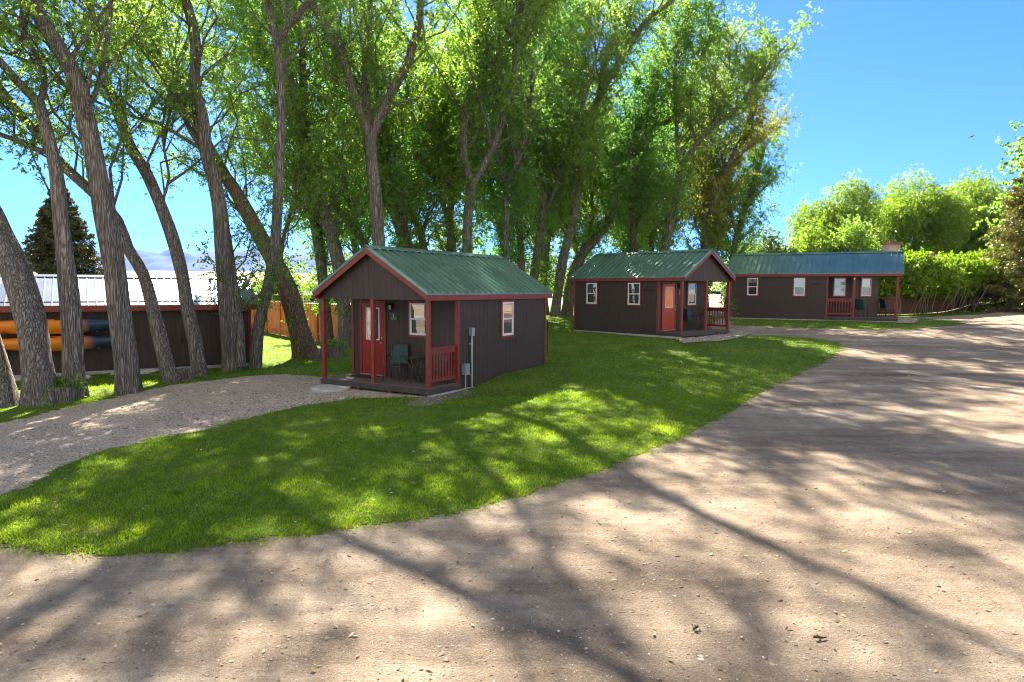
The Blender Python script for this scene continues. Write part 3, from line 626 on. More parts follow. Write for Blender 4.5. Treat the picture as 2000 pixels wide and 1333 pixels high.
def leaves_np(rng, B, D, n, size, droop=.3, wid=.32, updir=0):
    """B twig bases (K,3), D twig vectors (K,3) -> leaf quads"""
    K = len(B); s = rng.uniform(.08, 1.05, (K, n)); L = np.linalg.norm(D, axis=1)[:, None]
    P = B[:, None] + D[:, None] * s[..., None]; P[..., 2] -= droop * (s ** 2) * L
    P = P + rng.normal(0, .035, P.shape) * np.minimum(1, L[..., None])
    ax = unit(unit(D)[:, None] * .7 + rng.normal(0, .75, (K, n, 3)) + np.array([0, 0, -.35 + updir]))
    sd = unit(np.cross(ax, rng.normal(0, 1, (K, n, 3))))
    sz = size * rng.uniform(.65, 1.3, (K, n, 1))
    P = P.reshape(-1, 3); ax = ax.reshape(-1, 3); sd = sd.reshape(-1, 3); sz = sz.reshape(-1, 1)
    V = np.stack([P, P + ax * sz * .45 + sd * sz * wid * .5, P + ax * sz, P + ax * sz * .45 - sd * sz * wid * .5], 1).reshape(-1, 3)
    return V, np.arange(len(V)).reshape(-1, 4)
def crown_mesh(name, parts, leaf_parts, wood, leaf, parent):
    V, Q, M, o = [], [], [], 0
    for k, lst in ((0, parts), (1, leaf_parts)):
        for v, q in lst: V.append(v); Q.append(q + o); M.append(np.full(len(q), k)); o += len(v)
    return mesh_obj(name, arrays_mesh(name, np.concatenate(V), np.concatenate(Q), mats=[wood, leaf], midx=np.concatenate(M)), parent)
def branches(rng, C, s0, dens, blen, up=.55, out=.8):
    s = np.concatenate([[0], np.cumsum(np.linalg.norm(np.diff(C, axis=0), axis=1))]); tot = s[-1]
    n = max(2, int((tot - s0) * dens)); u = s0 + (tot - s0) * (np.arange(n) + rng.uniform(0, 1, n)) / n
    P = np.stack([np.interp(u, s, C[:, i]) for i in range(3)], 1); T = unit(np.gradient(C, axis=0)); D = unit(np.stack([np.interp(u, s, T[:, i]) for i in range(3)], 1))
    az = rng.uniform(0, 2 * PI, n); H = np.stack([np.cos(az), np.sin(az), 0 * az], 1)
    d = unit(H * out + np.array([0, 0, up]) + D * .45 + rng.normal(0, .15, (n, 3)))
    L = blen * rng.uniform(.55, 1.25, n) * (1 - .45 * (u - s0) / (tot - s0 + 1e-6))
    t = np.linspace(0, 1, 5)
    B = P[:, None] + d[:, None] * (L[:, None] * t)[..., None]
    B[..., 2] += (L[:, None] * t ** 2) * rng.uniform(-.05, .28, n)[:, None]
    B[:, 1:] += rng.normal(0, .05, (n, 4, 3)) * L[:, None, None]
    return B, L
def twigs(rng, B, L, per_m, tl, down=.15, spread=.8):
    n = np.maximum(2, (L * per_m).astype(int)); idx = np.repeat(np.arange(len(L)), n); K = len(idx)
    t = (.22 + .78 * rng.uniform(0, 1, K) ** .8) * 3.999; i = t.astype(int); f = (t - i)[:, None]
    P = B[idx, i] * (1 - f) + B[idx, i + 1] * f; D = unit(B[idx, i + 1] - B[idx, i])
    d = unit(D * .6 + rng.normal(0, spread, (K, 3)) + np.array([0, 0, -down]))
    return P, d * (tl * rng.uniform(.5, 1.3, K))[:, None]
def tree(name, label, limbs, H, seed, leaf=0, s0=2.5, dens=1.3, blen=2.6, per_m=5, tl=.75, nleaf=16, lsize=.12, group='tall willows of the grove', cat='tree', bark=None, down=.15, droop=.3, twigwood=True, leafw=.32, sprout=0, up=.55, flare=.55, thin=.6):
    """limbs: list of (points world, r0, r1, height-to-extend or None)"""
    rng = np.random.default_rng(seed); bark = bark or M_BARK
    base = limbs[0][0][0]; zg = float(gz(base[0], base[1]))
    root = empty(name, (0, 0, 0), 0, label, cat, group)
    off = np.array([base[0], base[1], zg]); root.location = off
    wood, lv = [], []
    for i, (P, ra, rb, ext) in enumerate(limbs):
        P = np.array(P, float)
        if ext:
            d = unit(P[-1] - P[-2]); p = P[-1]; E = []; ztop = zg + H * ext; k = 0
            while p[2] < ztop and k < 12:
                d = unit(d + np.array([0, 0, .16]) + rng.normal(0, .10, 3)); p = p + d * 1.6; E.append(p); k += 1
            nb = len(P)
            if E: P = np.vstack([P, E])
            C = catmull(P, .3); s = np.linspace(0, 1, len(C)); fr = nb / len(P)
            R = np.where(s < fr, ra + (rb - ra) * s / fr, rb + (.03 - rb) * (s - fr) / (1 - fr + 1e-6))
        else:
            C = catmull(P, .3); R = np.linspace(ra, rb, len(C))
        if i == 0: C = np.vstack([C[:1] - [0, 0, .25], C]); R = np.concatenate([[R[0] * 1.02], R])
        Cl = C - off
        stem_mesh('trunk' if i == 0 else 'limb', Cl, R, root, bark, seed * 31 + i, n=14 if ra > .15 else 9, flare=flare if i == 0 else 0)
        st = s0 if i == 0 else .5
        tot = np.linalg.norm(np.diff(C, axis=0), axis=1).sum()
        if tot > st + .3:
            B, L = branches(rng, Cl, st, dens, blen * (1 if ext else .7), up)
            zt = at(1000, -30, max(base[1], 5))[2] - zg       # crown above the view thinned to let sun dapple the ground
            kp = (B[:, 2, 2] < zt) | (rng.uniform(0, 1, len(B)) < thin); B, L = B[kp], L[kp]
            if len(B):
                R0 = .008 + .011 * L; wood.append(tubes_np(B, R0[:, None] * np.array([1, .8, .6, .42, .2]), 4))
                b, d = twigs(rng, B, L, per_m, tl, down)
                if twigwood:
                    tt = np.linspace(0, 1, 3); Pw = b[:, None] + d[:, None] * tt[:, None]; Pw[..., 2] -= droop * tt ** 2 * np.linalg.norm(d, axis=1)[:, None]
                    wood.append(tubes_np(Pw, np.full(Pw.shape[:2], .005) * np.array([1.3, .9, .4]), 3))
                lv.append(leaves_np(rng, b, d, nleaf, lsize, droop, leafw))
        if sprout and (i == 0):
            n = int(sprout * tot); s = np.concatenate([[0], np.cumsum(np.linalg.norm(np.diff(C, axis=0), axis=1))]); u = rng.uniform(1.6, tot, n)
            b = np.stack([np.interp(u, s, Cl[:, k]) for k in range(3)], 1); az = rng.uniform(0, 2 * PI, n)
            d = np.stack([np.cos(az), np.sin(az), rng.uniform(-.3, .9, n)], 1) * rng.uniform(.4, 1.0, (n, 1)); lv.append(leaves_np(rng, b, d, nleaf, lsize, droop, leafw))
    crown_mesh('crown', wood, lv, bark, LEAF[leaf], root)
    return root
def px_limb(pts, y0, w0, w1, drift=0, ext=None):
    """polyline in photo pixels placed at distance y0 (drift = metres of depth change along it)"""
    n = len(pts); P = [at(px, py, y0 + drift * i / max(1, n - 1)) for i, (px, py) in enumerate(pts)]
    w0 = w0 * (.76 if y0 < 25 else 1); w1 = w1 * (.78 if y0 < 25 else 1)
    return (P, w0 / 2 / F * y0, w1 / 2 / F * (y0 + drift), ext)
def px_tree(name, label, y0, limbs, H, seed, drift0=0, **k):
    out = []
    for i, (pts, w0, w1, dr, ext) in enumerate(limbs):
        if i == 0:
            l = px_limb(pts, y0, w0, w1, dr, ext); P = l[0]
            g = ground_px(*pts[0]) if k.get('snap', True) else None
            x, y = P[0][0], P[0][1]; P[0] = np.array([x, y, float(gz(x, y))]); d0 = dr; n0 = len(pts); L0 = l
            ys = [p[1] for p in pts]
            out.append(l)
        else:
            # start depth = depth of the parent where the limb leaves it
            j = int(np.argmin([(p[0] - pts[0][0]) ** 2 + (p[1] - pts[0][1]) ** 2 for p in limbs[0][0]])); ys0 = y0 + limbs[0][3] * j / max(1, len(limbs[0][0]) - 1)
            out.append(px_limb(pts, ys0, w0, w1, dr, ext))
    k.pop('snap', None)
    return tree(name, label, out, H, seed, **k)
NEAR = dict(thin=.42, dens=2.35, blen=4.2, per_m=6.5, tl=.85, nleaf=24, lsize=.125, leafw=.34)
MID = dict(dens=3.1, blen=4.4, per_m=7, tl=.95, nleaf=23, lsize=.155, leafw=.36, sprout=16)
W1 = 'tree'
# ---- front row beside the shed, left to right
px_tree('willow_tree', 'cut-off leaning trunk at the far left edge of the photo', 15.7, [([(8, 800), (0, 745), (-25, 660), (-70, 520), (-120, 380)], 60, 44, .5, 1)], 16, 1, s0=5, **NEAR)
px_tree('willow_tree', 'thick scarred trunk leaning left, in front of the orange kayak ends', 16.0, [([(82, 792), (70, 704), (60, 636), (42, 569), (18, 501), (-15, 430), (-60, 340), (-90, 250)], 76, 40, .8, 1)], 17, 2, s0=5.5, **NEAR)
px_tree('willow_tree', 'split trunk right of the thickest one, forking into two bent limbs high up', 16.8, [([(147, 782), (142, 704), (141, 636), (132, 535), (121, 440), (110, 340), (90, 250), (74, 195)], 50, 26, .3, None), ([(74, 200), (50, 176), (25, 150), (0, 122), (-40, 95)], 20, 14, -.6, 1), ([(76, 205), (86, 175), (86, 150), (66, 101), (34, 71), (-5, 46)], 17, 11, 1.2, 1), ([(100, 300), (70, 292), (40, 278), (0, 264), (-50, 262)], 16, 8, 1.0, .5)], 17, 3, s0=5.2, **NEAR)
px_tree('willow_tree', 'tallest pale-based trunk with a hollow slit, curving left to the top of the photo', 17.8, [([(251, 768), (246, 704), (231, 603), (219, 501), (202, 400), (184, 300), (166, 225), (146, 150), (103, 75), (58, 0)], 55, 31, -.5, 1), ([(168, 230), (190, 170), (206, 110), (214, 40), (218, -20)], 12, 8, 1.5, .9)], 18, 4, s0=7, **NEAR)
px_tree('willow_tree', 'leaning trunk crossing behind the tallest one, with a long healed scar', 19.8, [([(334, 749), (314, 670), (298, 603), (279, 535), (249, 484), (228, 430), (190, 385), (152, 350), (118, 318), (80, 270)], 38, 15, 1.0, 1)], 15, 5, s0=5.2, **NEAR)
px_tree('willow_tree', 'narrow trunk leaning left before the brightest part of the shed roof', 21.3, [([(390, 736), (381, 670), (366, 603), (355, 535), (338, 467), (314, 400), (286, 338), (252, 281), (236, 225), (205, 150)], 38, 14, .8, 1), ([(314, 400), (330, 350), (322, 300), (318, 250)], 7, 4, .8, .6)], 16, 6, s0=5.5, **NEAR)
px_tree('willow_tree', 'double trunk with swollen elbows, third from right in the row by the shed', 22.7, [([(451, 725), (447, 636), (440, 569), (436, 501), (430, 413), (419, 356), (403, 300), (394, 225), (380, 169), (382, 94), (373, 37), (358, -10)], 42, 20, -.5, 1), ([(470, 716), (466, 636), (455, 560), (448, 500), (436, 430)], 26, 22, .4, None), ([(402, 300), (371, 248), (345, 188), (311, 131), (278, 90), (262, 45), (240, 0)], 20, 14, 1.2, 1), ([(282, 95), (262, 66), (236, 48), (208, 25), (176, 0)], 13, 10, 1.5, .9), ([(392, 290), (350, 265), (310, 240), (270, 232)], 10, 5, -1.0, .6)], 18, 7, s0=8.5, **NEAR)
px_tree('willow_tree', 'smooth grey trunk at the right end of the shed, forking near the top', 23.4, [([(498, 722), (505, 636), (521, 569), (534, 501), (541, 440), (545, 338), (549, 225), (546, 150), (541, 94), (532, 50), (522, 0)], 30, 14, .3, 1), ([(541, 94), (553, 66), (574, 37), (596, 11), (620, -15)], 16, 13, -.8, 1)], 17, 8, s0=10, **NEAR)
px_tree('willow_tree', 'dark trunk leaning sharply left in front of the orange fence', 26.9, [([(598, 702), (576, 619), (554, 548), (520, 484), (488, 424), (461, 375), (430, 330), (395, 270), (360, 200)], 40, 17, .8, 1), ([(554, 548), (548, 500), (556, 455)], 10, 6, 1, .4)], 17, 9, s0=5.5, bark=M_BARKD, sprout=6, **NEAR)
px_tree('willow_tree', 'slender bare trunk behind the left porch post of the nearest cabin', 31.0, [([(640, 680), (634, 600), (625, 500), (612, 420), (600, 340), (588, 250), (592, 160), (586, 60)], 24, 12, 1, 1)], 19, 10, s0=5, **MID)
px_tree('willow_tree', 'stout trunk at the left wall of the nearest cabin, bending left above its roof', 30.5, [([(676, 684), (672, 600), (663, 520), (645, 450), (622, 380), (600, 300), (585, 220), (560, 130)], 29, 16, 1, 1), ([(663, 520), (645, 470), (590, 400), (560, 370)], 12, 7, 1.5, .7)], 20, 11, s0=5, **MID)
# ---- behind the nearest cabin
px_tree('willow_tree', 'big three-limbed tree with a pale trunk directly behind the nearest cabin roof', 30.0, [([(750, 640), (746, 560), (741, 480), (732, 375), (724, 300), (722, 262)], 25, 22, .2, None), ([(720, 268), (699, 210), (679, 139), (652, 82), (630, 41), (606, 0)], 17, 12, -1.0, 1), ([(723, 268), (716, 200), (714, 94), (722, 37), (722, 0)], 16, 13, 1.2, 1), ([(724, 275), (737, 240), (761, 188), (788, 139), (806, 94), (819, 45), (821, 0)], 18, 11, .3, 1)], 22, 12, s0=10, dens=2.7, blen=4.4, per_m=6, tl=.95, nleaf=19, lsize=.17)
px_tree('willow_tree', 'thin trunk leaning left just right of the pale three-limbed one', 34, [([(815, 640), (799, 488), (783, 420), (765, 356), (739, 274), (700, 190), (660, 110)], 17, 10, 1, 1)], 20, 13, s0=4, leaf=1, bark=M_BARKD, **MID)
px_tree('willow_tree', 'mossy trunk leaning left behind the middle of the nearest cabin roof', 36, [([(850, 640), (829, 488), (808, 420), (791, 356), (761, 281), (735, 180), (720, 90)], 17, 10, 1, 1)], 20, 14, s0=4, leaf=2, bark=M_BARKD, **MID)
px_tree('willow_tree', 'dark leaning trunk rising behind the peak of the nearest cabin', 33, [([(770, 640), (735, 530), (700, 460), (665, 415), (630, 370), (590, 300), (560, 200)], 18, 9, 1, 1)], 19, 15, s0=5, leaf=1, bark=M_BARKD, **MID)
px_tree('willow_tree', 'broad tree with two long limbs over the right half of the nearest roof', 33, [([(915, 640), (912, 560), (912, 500), (914, 420), (921, 365), (906, 300), (911, 218), (922, 169), (932, 75), (949, 30), (966, -5)], 20, 13, .5, 1), ([(921, 365), (952, 311), (975, 259), (990, 206), (1003, 150), (1007, 75), (1012, 20)], 13, 9, -1, 1), ([(922, 169), (950, 130), (975, 105), (997, 56), (1024, 0)], 11, 8, -1.2, 1)], 22, 16, s0=9, **MID)
px_tree('willow_tree', 'short forked trunk above the right end of the nearest cabin roof', 36, [([(990, 640), (989, 560), (988, 450), (988, 356)], 14, 11, .3, None), ([(988, 360), (975, 326), (967, 290), (960, 220), (950, 130)], 9, 7, .8, 1), ([(988, 360), (1001, 334), (1013, 312), (1030, 250), (1040, 160)], 9, 7, -.8, 1)], 19, 17, s0=5, leaf=1, **MID)
px_tree('willow_tree', 'upright trunk left of the gap between the two nearer cabins', 40, [([(1018, 620), (1020, 560), (1016, 470), (1012, 380), (1025, 280), (1035, 180), (1030, 60)], 15, 9, 1, 1)], 20, 18, s0=3, leaf=1, bark=M_BARKD, **MID)
px_tree('willow_tree', 'grey trunk partly hidden by the rear roof corner of the nearest cabin', 42, [([(1040, 618), (1040, 560), (1048, 500), (1060, 420), (1068, 330), (1060, 230), (1075, 120), (1070, 20)], 18, 9, 1, 1), ([(1060, 420), (1085, 370), (1100, 310), (1120, 250)], 9, 5, -1, .8)], 21, 19, s0=4, **MID)
px_tree('willow_tree', 'pale furrowed trunk standing in the gap between the two nearer cabins', 44, [([(1084, 617), (1090, 570), (1100, 505), (1114, 450), (1129, 375), (1140, 262), (1162, 206), (1196, 142), (1239, 75), (1270, 33), (1310, 4)], 19, 9, -2, 1), ([(1168, 195), (1178, 130), (1199, 75), (1202, 0)], 8, 6, .8, 1)], 22, 20, s0=5, **MID)
px_tree('willow_tree', 'leaning trunk touching the rear wall corner of the middle cabin', 45, [([(1106, 615), (1114, 560), (1130, 510), (1160, 470), (1190, 430), (1215, 350), (1240, 270), (1275, 180)], 21, 9, 1, 1)], 20, 21, s0=4, leaf=1, bark=M_BARKD, **MID)
px_tree('willow_tree', 'darkest vertical trunk above the gap between the cabins', 48, [([(1064, 612), (1062, 540), (1075, 430), (1092, 330), (1096, 262), (1095, 188), (1106, 124), (1106, 56), (1084, 10)], 15, 10, 1, 1), ([(1106, 124), (1130, 90), (1150, 40), (1180, 0)], 7, 5, 1, .9)], 22, 22, s0=5, **MID)
px_tree('willow_tree', 'graceful Y-forked trunk right above the middle cabin roof', 44, [([(1292, 600), (1301, 488), (1314, 412), (1325, 356), (1331, 322)], 15, 13, .2, None), ([(1331, 326), (1323, 292), (1321, 240), (1318, 170), (1322, 90)], 8, 6, 1, .9), ([(1332, 324), (1347, 300), (1377, 262), (1415, 232), (1441, 210), (1467, 176), (1495, 140)], 11, 6, -1, .85), ([(1372, 266), (1400, 225), (1430, 150), (1440, 90)], 6, 4, 1.5, .9)], 19.5, 23, s0=5.5, **{**MID, 'dens': 3.6})
px_tree('willow_tree', 'bent trunk with a crooked elbow behind the left half of the middle cabin roof', 47, [([(1235, 600), (1238, 490), (1235, 400), (1245, 320), (1262, 262), (1281, 246), (1314, 232), (1345, 190), (1370, 110)], 15, 8, -1, 1)], 20, 24, s0=5, leaf=1, bark=M_BARKD, **MID)
px_tree('willow_tree', 'rust-tipped tree at the right end of the grove above the farthest cabin', 50, [([(1368, 600), (1375, 490), (1384, 431), (1402, 375), (1426, 319), (1455, 262), (1475, 200), (1490, 120)], 16, 8, -1, .95), ([(1384, 431), (1372, 360), (1378, 280), (1390, 190), (1405, 90)], 9, 6, 1, 1), ([(1426, 319), (1460, 290), (1490, 270), (1510, 250)], 7, 4, 1, .55)], 18.5, 25, s0=3, leaf=3, **{**MID, 'dens': 4.2, 'blen': 3.5})
px_tree('willow_tree', 'rightmost drooping willow of the grove, its fringe hanging against blue sky', 52, [([(1422, 600), (1428, 520), (1440, 460), (1458, 400), (1478, 340), (1492, 280)], 15, 8, 1, .55), ([(1440, 460), (1425, 400), (1430, 330), (1445, 260)], 8, 5, 1, .7), ([(1458, 400), (1490, 370), (1515, 345)], 6, 3, -1, None)], 17, 26, s0=2.2, leaf=1, **{**MID, 'blen': 3.7, 'down': .4, 'droop': .6, 'dens': 4.4})
# ---- deeper trees that close the grove
def wild(label, x, y, H, seed, leaf, lean=(-.1, 0), r=.3, **k):
    rng = np.random.default_rng(seed + 500); b = np.array([x, y, float(gz(x, y))]); hf = rng.uniform(3, 6); d = np.array([lean[0], lean[1], 1])
    P = [b, b + d * hf * .5 + rng.normal(0, .1, 3) * [1, 1, 0], b + d * hf]
    L = [(P, r, r * .8, None)]
    n = 3; a0 = rng.uniform(0, 6)
    for i in range(n):
        a = a0 + i * 2 * PI / n; sp = rng.uniform(.2, .5); q = [P[-1]]; v = unit(np.array([math.cos(a) * sp + lean[0], math.sin(a) * sp + lean[1], 1]))
        for j in range(3): v = unit(v + rng.normal(0, .08, 3) + [0, 0, .05]); q.append(q[-1] + v * 2.0)
        L.append((q, r * .6, r * .35, rng.uniform(.85, 1.0)))
    kk = dict(s0=.9, dens=4.0, blen=4.0, per_m=6, tl=1.1, nleaf=18, lsize=.24, twigwood=False, sprout=22); kk.update(k); H = H * .72
    return tree('willow_tree', label, L, H, seed, leaf=leaf, **kk)
wild('deep grove tree seen between the leaning dark trunk and the nearest cabin peak', -9.5, 45, 19, 40, 1, (-.16, 0))
wild('bushy grove tree in the back, left of the pale three-limbed trunk', -6, 41, 20, 41, 0, (-.12, 0))
wild('back grove tree filling the space right of the pale three-limbed trunk', -3.2, 40, 21, 42, 2, (-.08, 0))
wild('back grove tree behind the middle of the nearest roof', -.6, 44, 22, 43, 1, (0, 0))
wild('back grove tree behind the short forked trunk', 1.8, 50, 22, 44, 0, (.05, 0))
wild('bright back grove tree over the gap between the cabins', 5.2, 54, 22, 45, 2, (.05, 0))
wild('dense back grove tree behind the left end of the middle roof', 8.2, 50, 21, 46, 1, (.08, 0))
wild('dense back grove tree behind the right end of the middle roof', 11.5, 55, 20, 47, 0, (.05, 0))
wild('low dense grove tree between the middle and farthest cabins', 15.0, 53, 15, 48, 1, (.05, 0), blen=2.6)
wild('yellow-green back tree left of the Y-forked trunk', 10.5, 60, 22, 49, 2, (0, 0))
wild('hazy back tree behind the slender bare trunk', -14, 52, 16, 50, 1, (-.1, 0), dens=.8)
# ------------------------------------------------------------------ other trees
def lobes_tree(name, label, x, y, lobes, n, seed, leaf, tl=1.2, nleaf=14, lsize=.3, down=.5, droop=.6, r=.4, leafw=.3, group=None, cat='tree', shell=.55, bark=None, up=0, trunks=1, zb=None):
    """crown made of leafy twigs anchored through several lobes (x,y,z,rx,ry,rz relative to the base)"""
    rng = np.random.default_rng(seed); zg = float(gz(x, y)) if zb is None else zb; bark = bark or M_BARKD
    root = empty(name, (x, y, zg), 0, label, cat, group)
    lobes = np.array(lobes, float); vol = (lobes[:, 3] * lobes[:, 4] * lobes[:, 5]) ** .8; k = rng.choice(len(lobes), n, p=vol / vol.sum())
    d = unit(rng.normal(0, 1, (n, 3))); rad = 1 - (1 - shell) * rng.uniform(0, 1, n) ** 1.3
    bumps = 1 + .16 * np.sin(d[:, 0] * 7 + k) * np.sin(d[:, 1] * 6 + 2 * k) + .12 * np.sin(d[:, 2] * 9 + k * 3 + d[:, 0] * 5) + rng.normal(0, .05, n)
    P = lobes[k, :3] + d * lobes[k, 3:6] * (rad * bumps)[:, None]; P = P[P[:, 2] > .4]; n = len(P); d = d[:n]
    D = unit(d * .5 + rng.normal(0, .6, (n, 3)) + np.array([0, 0, up - down])) * (tl * rng.uniform(.5, 1.4, n))[:, None]
    lv = [leaves_np(rng, P, D, nleaf, lsize, droop, leafw, up)]
    wood = []; tt = np.linspace(0, 1, 3); s = rng.choice(n, n // 4, replace=False)
    Pw = P[s][:, None] + D[s][:, None] * tt[:, None]; Pw[..., 2] -= droop * tt ** 2 * np.linalg.norm(D[s], axis=1)[:, None]; wood.append(tubes_np(Pw, np.full(Pw.shape[:2], .012) * np.array([1.3, .8, .3]), 3))
    for t in range(trunks):
        b = np.array([0., 0, 0]) + (rng.normal(0, .5, 3) * [1, 1, 0] if t else 0)
        c = np.array([lobes[:, 0].mean(), lobes[:, 1].mean(), lobes[:, 2].mean()])
        C = catmull([b, b * .6 + c * .35 * np.array([1, 1, 1]), c], .4); stem_mesh('trunk', np.vstack([C[:1] - [0, 0, .3], C]), np.concatenate([[r], np.linspace(r, r * .4, len(C))]), root, bark, seed + t, n=10, flare=.4)
    for q, l in enumerate(lobes[:7]):
        a = np.array([0, 0, lobes[:, 2].mean() * .35]); e = l[:3] + np.array([0, 0, l[5] * .45]); C = catmull([a, a * .4 + e * .5 + [0, 0, .1 * e[2]] + rng.normal(0, .3, 3), e], .5)
        stem_mesh('limb', C, np.linspace(r * .5, .04, len(C)), root, bark, seed + 50 + q, n=7)
    crown_mesh('crown', wood, lv, bark, LEAF[leaf], root); return root
def lob(rng, n, R, H, z0, s=.42):
    out = []
    for i in range(n):
        a = rng.uniform(0, 2 * PI); q = rng.uniform(0, 1) ** .6 * R * .75; z = z0 + rng.uniform(.1, 1) * (H - z0) * (1 - .35 * q / R) * .86
        out.append((q * math.cos(a), q * math.sin(a), z, R * s * rng.uniform(.8, 1.25), R * s * rng.uniform(.8, 1.25), R * s * rng.uniform(.65, 1.0)))
    return out
rl = np.random.default_rng(3)
G2 = 'yellow-green willows beyond the farthest cabin'
def far_tree(label, px, ytop, y, R, seed, leaf, n=4200, **k):
    p = at(px, 560, y); zg = float(gz(p[0], p[1])); H = at(px, ytop, y)[2] - zg
    r = np.random.default_rng(seed); L = lob(r, 15, R, H, H * .16) + [(0, 0, H * .5, R * .6, R * .6, H * .38), (0, 0, H * .80, R * .42, R * .42, H * .2), (R * .5, 0, H * .3, R * .45, R * .45, H * .26), (-R * .5, 0, H * .3, R * .45, R * .45, H * .26)]
    return lobes_tree('willow_tree', label, p[0], p[1], L, n, seed, leaf, **{**dict(group=G2, r=.35), **k})
far_tree('leftmost rounded yellow-green willow over the left half of the farthest cabin roof', 1650, 340, 74, 5.4, 61, 2, n=5500, trunks=2)
far_tree('tallest domed yellow-green willow above the pink chimney', 1775, 326, 78, 6.2, 62, 2, n=6500, trunks=2)
far_tree('right yellow-green willow with dark limbs beside the rusty spruce', 1895, 335, 80, 6.2, 63, 2, n=6500, trunks=2)
far_tree('low yellow-green willow hanging over the ridge of the farthest cabin', 1590, 430, 66, 2.9, 64, 2, n=2200, trunks=1)
far_tree('green bush-like tree just left of the pink chimney', 1662, 425, 63, 2.6, 65, 0, n=2400, down=.1, droop=.2, lsize=.22)
far_tree('small silvery green round tree left of the willows', 1497, 452, 84, 3.2, 66, 4, n=1500, down=0, droop=.1, group=None, lsize=.32, leafw=.6)
far_tree('low dark-green bush tree between the middle cabin and the silvery tree', 1450, 470, 80, 2.4, 67, 4, n=900, down=0, droop=.1, group=None, leafw=.6)
far_tree('small sunlit young tree standing behind the orange fence', 553, 492, 60, 2.2, 68, 2, n=900, down=.1, droop=.2, group=None, lsize=.22)
far_tree('broadleaf tree reaching in from the right edge above the rusty spruce', 2112, 150, 58, 6.8, 69, 0, n=3000, down=0, droop=.1, group=None, lsize=.3, leafw=.7, shell=.4)

def spruce(label, x, y, H, R, seed, c1, c2, cone=None):
    rng = np.random.default_rng(seed); zg = float(gz(x, y)); root = empty('spruce_tree', (x, y, zg), 0, label, 'spruce', None)
    C = np.array([[0, 0, -.2], [0, 0, H * .5], [0, 0, H]]); stem_mesh('trunk', catmull(C, .5), np.linspace(.22, .02, len(catmull(C, .5))), root, M_BARKD, seed, n=8, flare=.2)
    lv, wood = [], []; z = .5
    while z < H * .985:
        f = z / H; n = int(9 + 5 * (1 - f)); Lb = R * (1 - f) ** .82 * 1.02 + .12
        az = rng.uniform(0, 2 * PI, n); ln = Lb * rng.uniform(.78, 1.12, n); t = np.linspace(0, 1, 6)
        H_ = np.stack([np.cos(az), np.sin(az), 0 * az], 1)
        B = H_[:, None] * (ln[:, None] * t)[..., None]; B[..., 2] = z + (-.32 * t + .30 * t ** 2.4)[None] * ln[:, None] + rng.normal(0, .05, (n, 1))
        wood.append(tubes_np(B, .03 * (1 - .85 * t)[None] * np.ones((n, 1)) * (1 - f * .6), 3))
        for k in range(1, 6):
            m = 5; b = np.repeat(B[:, k], m, 0); side = np.stack([-H_[:, 1], H_[:, 0], 0 * az], 1); w_ = rng.uniform(-1, 1, (n, m, 1))
            d = (side[:, None] * w_ + H_[:, None] * .8 + np.array([0, 0, 1]) * rng.uniform(-.35, .15, (n, m, 1))) * (ln[:, None, None] * .22 * (1.35 - .16 * k) + .14)
            lv.append(leaves_np(rng, b, d.reshape(-1, 3), 12, .17, .1, .42, .3))
        z += .23 + .12 * (1 - f)
    crown_mesh('crown', wood, lv, M_BARKD, leaf_mat('spruce_needles', c1, c2, .15, (1.2, 1.2, .6), 1.2), root); return root
p = at(122, 548, 44); spruce('dark conical spruce behind the left end of the shed', p[0], p[1], 9.0, 3.1, 81, (.035, .07, .035), (.16, .13, .04))
p = at(2020, 548, 48); spruce('tall rusty-orange spruce at the right edge of the photo', p[0], p[1], 11.6, 3.7, 82, (.07, .12, .03), (.30, .25, .055))

# hedge with bare stems, board fence behind it
HP_ = np.array([(16.0, 44.6), (21.6, 43.2), (24.5, 43.4), (29, 46.5), (35, 51.5), (42, 58.5), (50, 66)])
Hc = catmull(np.c_[HP_, 0 * HP_[:, 0]], .25)[:, :2]
rh = np.random.default_rng(5); hz0 = float(gz(HP_[0, 0], HP_[0, 1])); hroot = empty('hedge', (HP_[0, 0], HP_[0, 1], hz0), 0, 'long bright green hedge on slanted bare stems along the road at right', 'hedge')
off = np.array([HP_[0, 0], HP_[0, 1], hz0]); n = 11000
s = rh.uniform(0, len(Hc) - 1, n); i = s.astype(int); c = Hc[i] + (Hc[np.minimum(i + 1, len(Hc) - 1)] - Hc[i]) * (s - i)[:, None]
zc = gz(c[:, 0], c[:, 1]); a = rh.uniform(0, 2 * PI, n); q = rh.uniform(.35, 1, n)
bump_ = 1 + .13 * np.sin(s * .31) + .10 * np.sin(s * .83 + 1) + .08 * np.sin(a * 5 + s * .5)
Pn = np.stack([c[:, 0] + np.cos(a) * 1.35 * q * bump_, c[:, 1] + np.cos(a) * -.9 * q * bump_, zc + 2.5 + np.sin(a) * np.where(np.sin(a) > 0, 1.15, 1.0) * q * bump_ + .25 * np.sin(s * .2)], 1) - off
D = unit(rh.normal(0, .6, (n, 3)) + np.stack([np.cos(a), -.7 * np.cos(a), np.sin(a) + .5], 1)) * rh.uniform(.25, .6, (n, 1))
crown_mesh('foliage', [], [leaves_np(rh, Pn, D, 15, .19, .1, .55, .3)], M_BARKD, LEAF[5], hroot)
M_STEM = mat("pale_hedge_stems", (.15, .115, .08), .85, var=.3, scale=5, bump=.4, bscale=60)
ns = 95
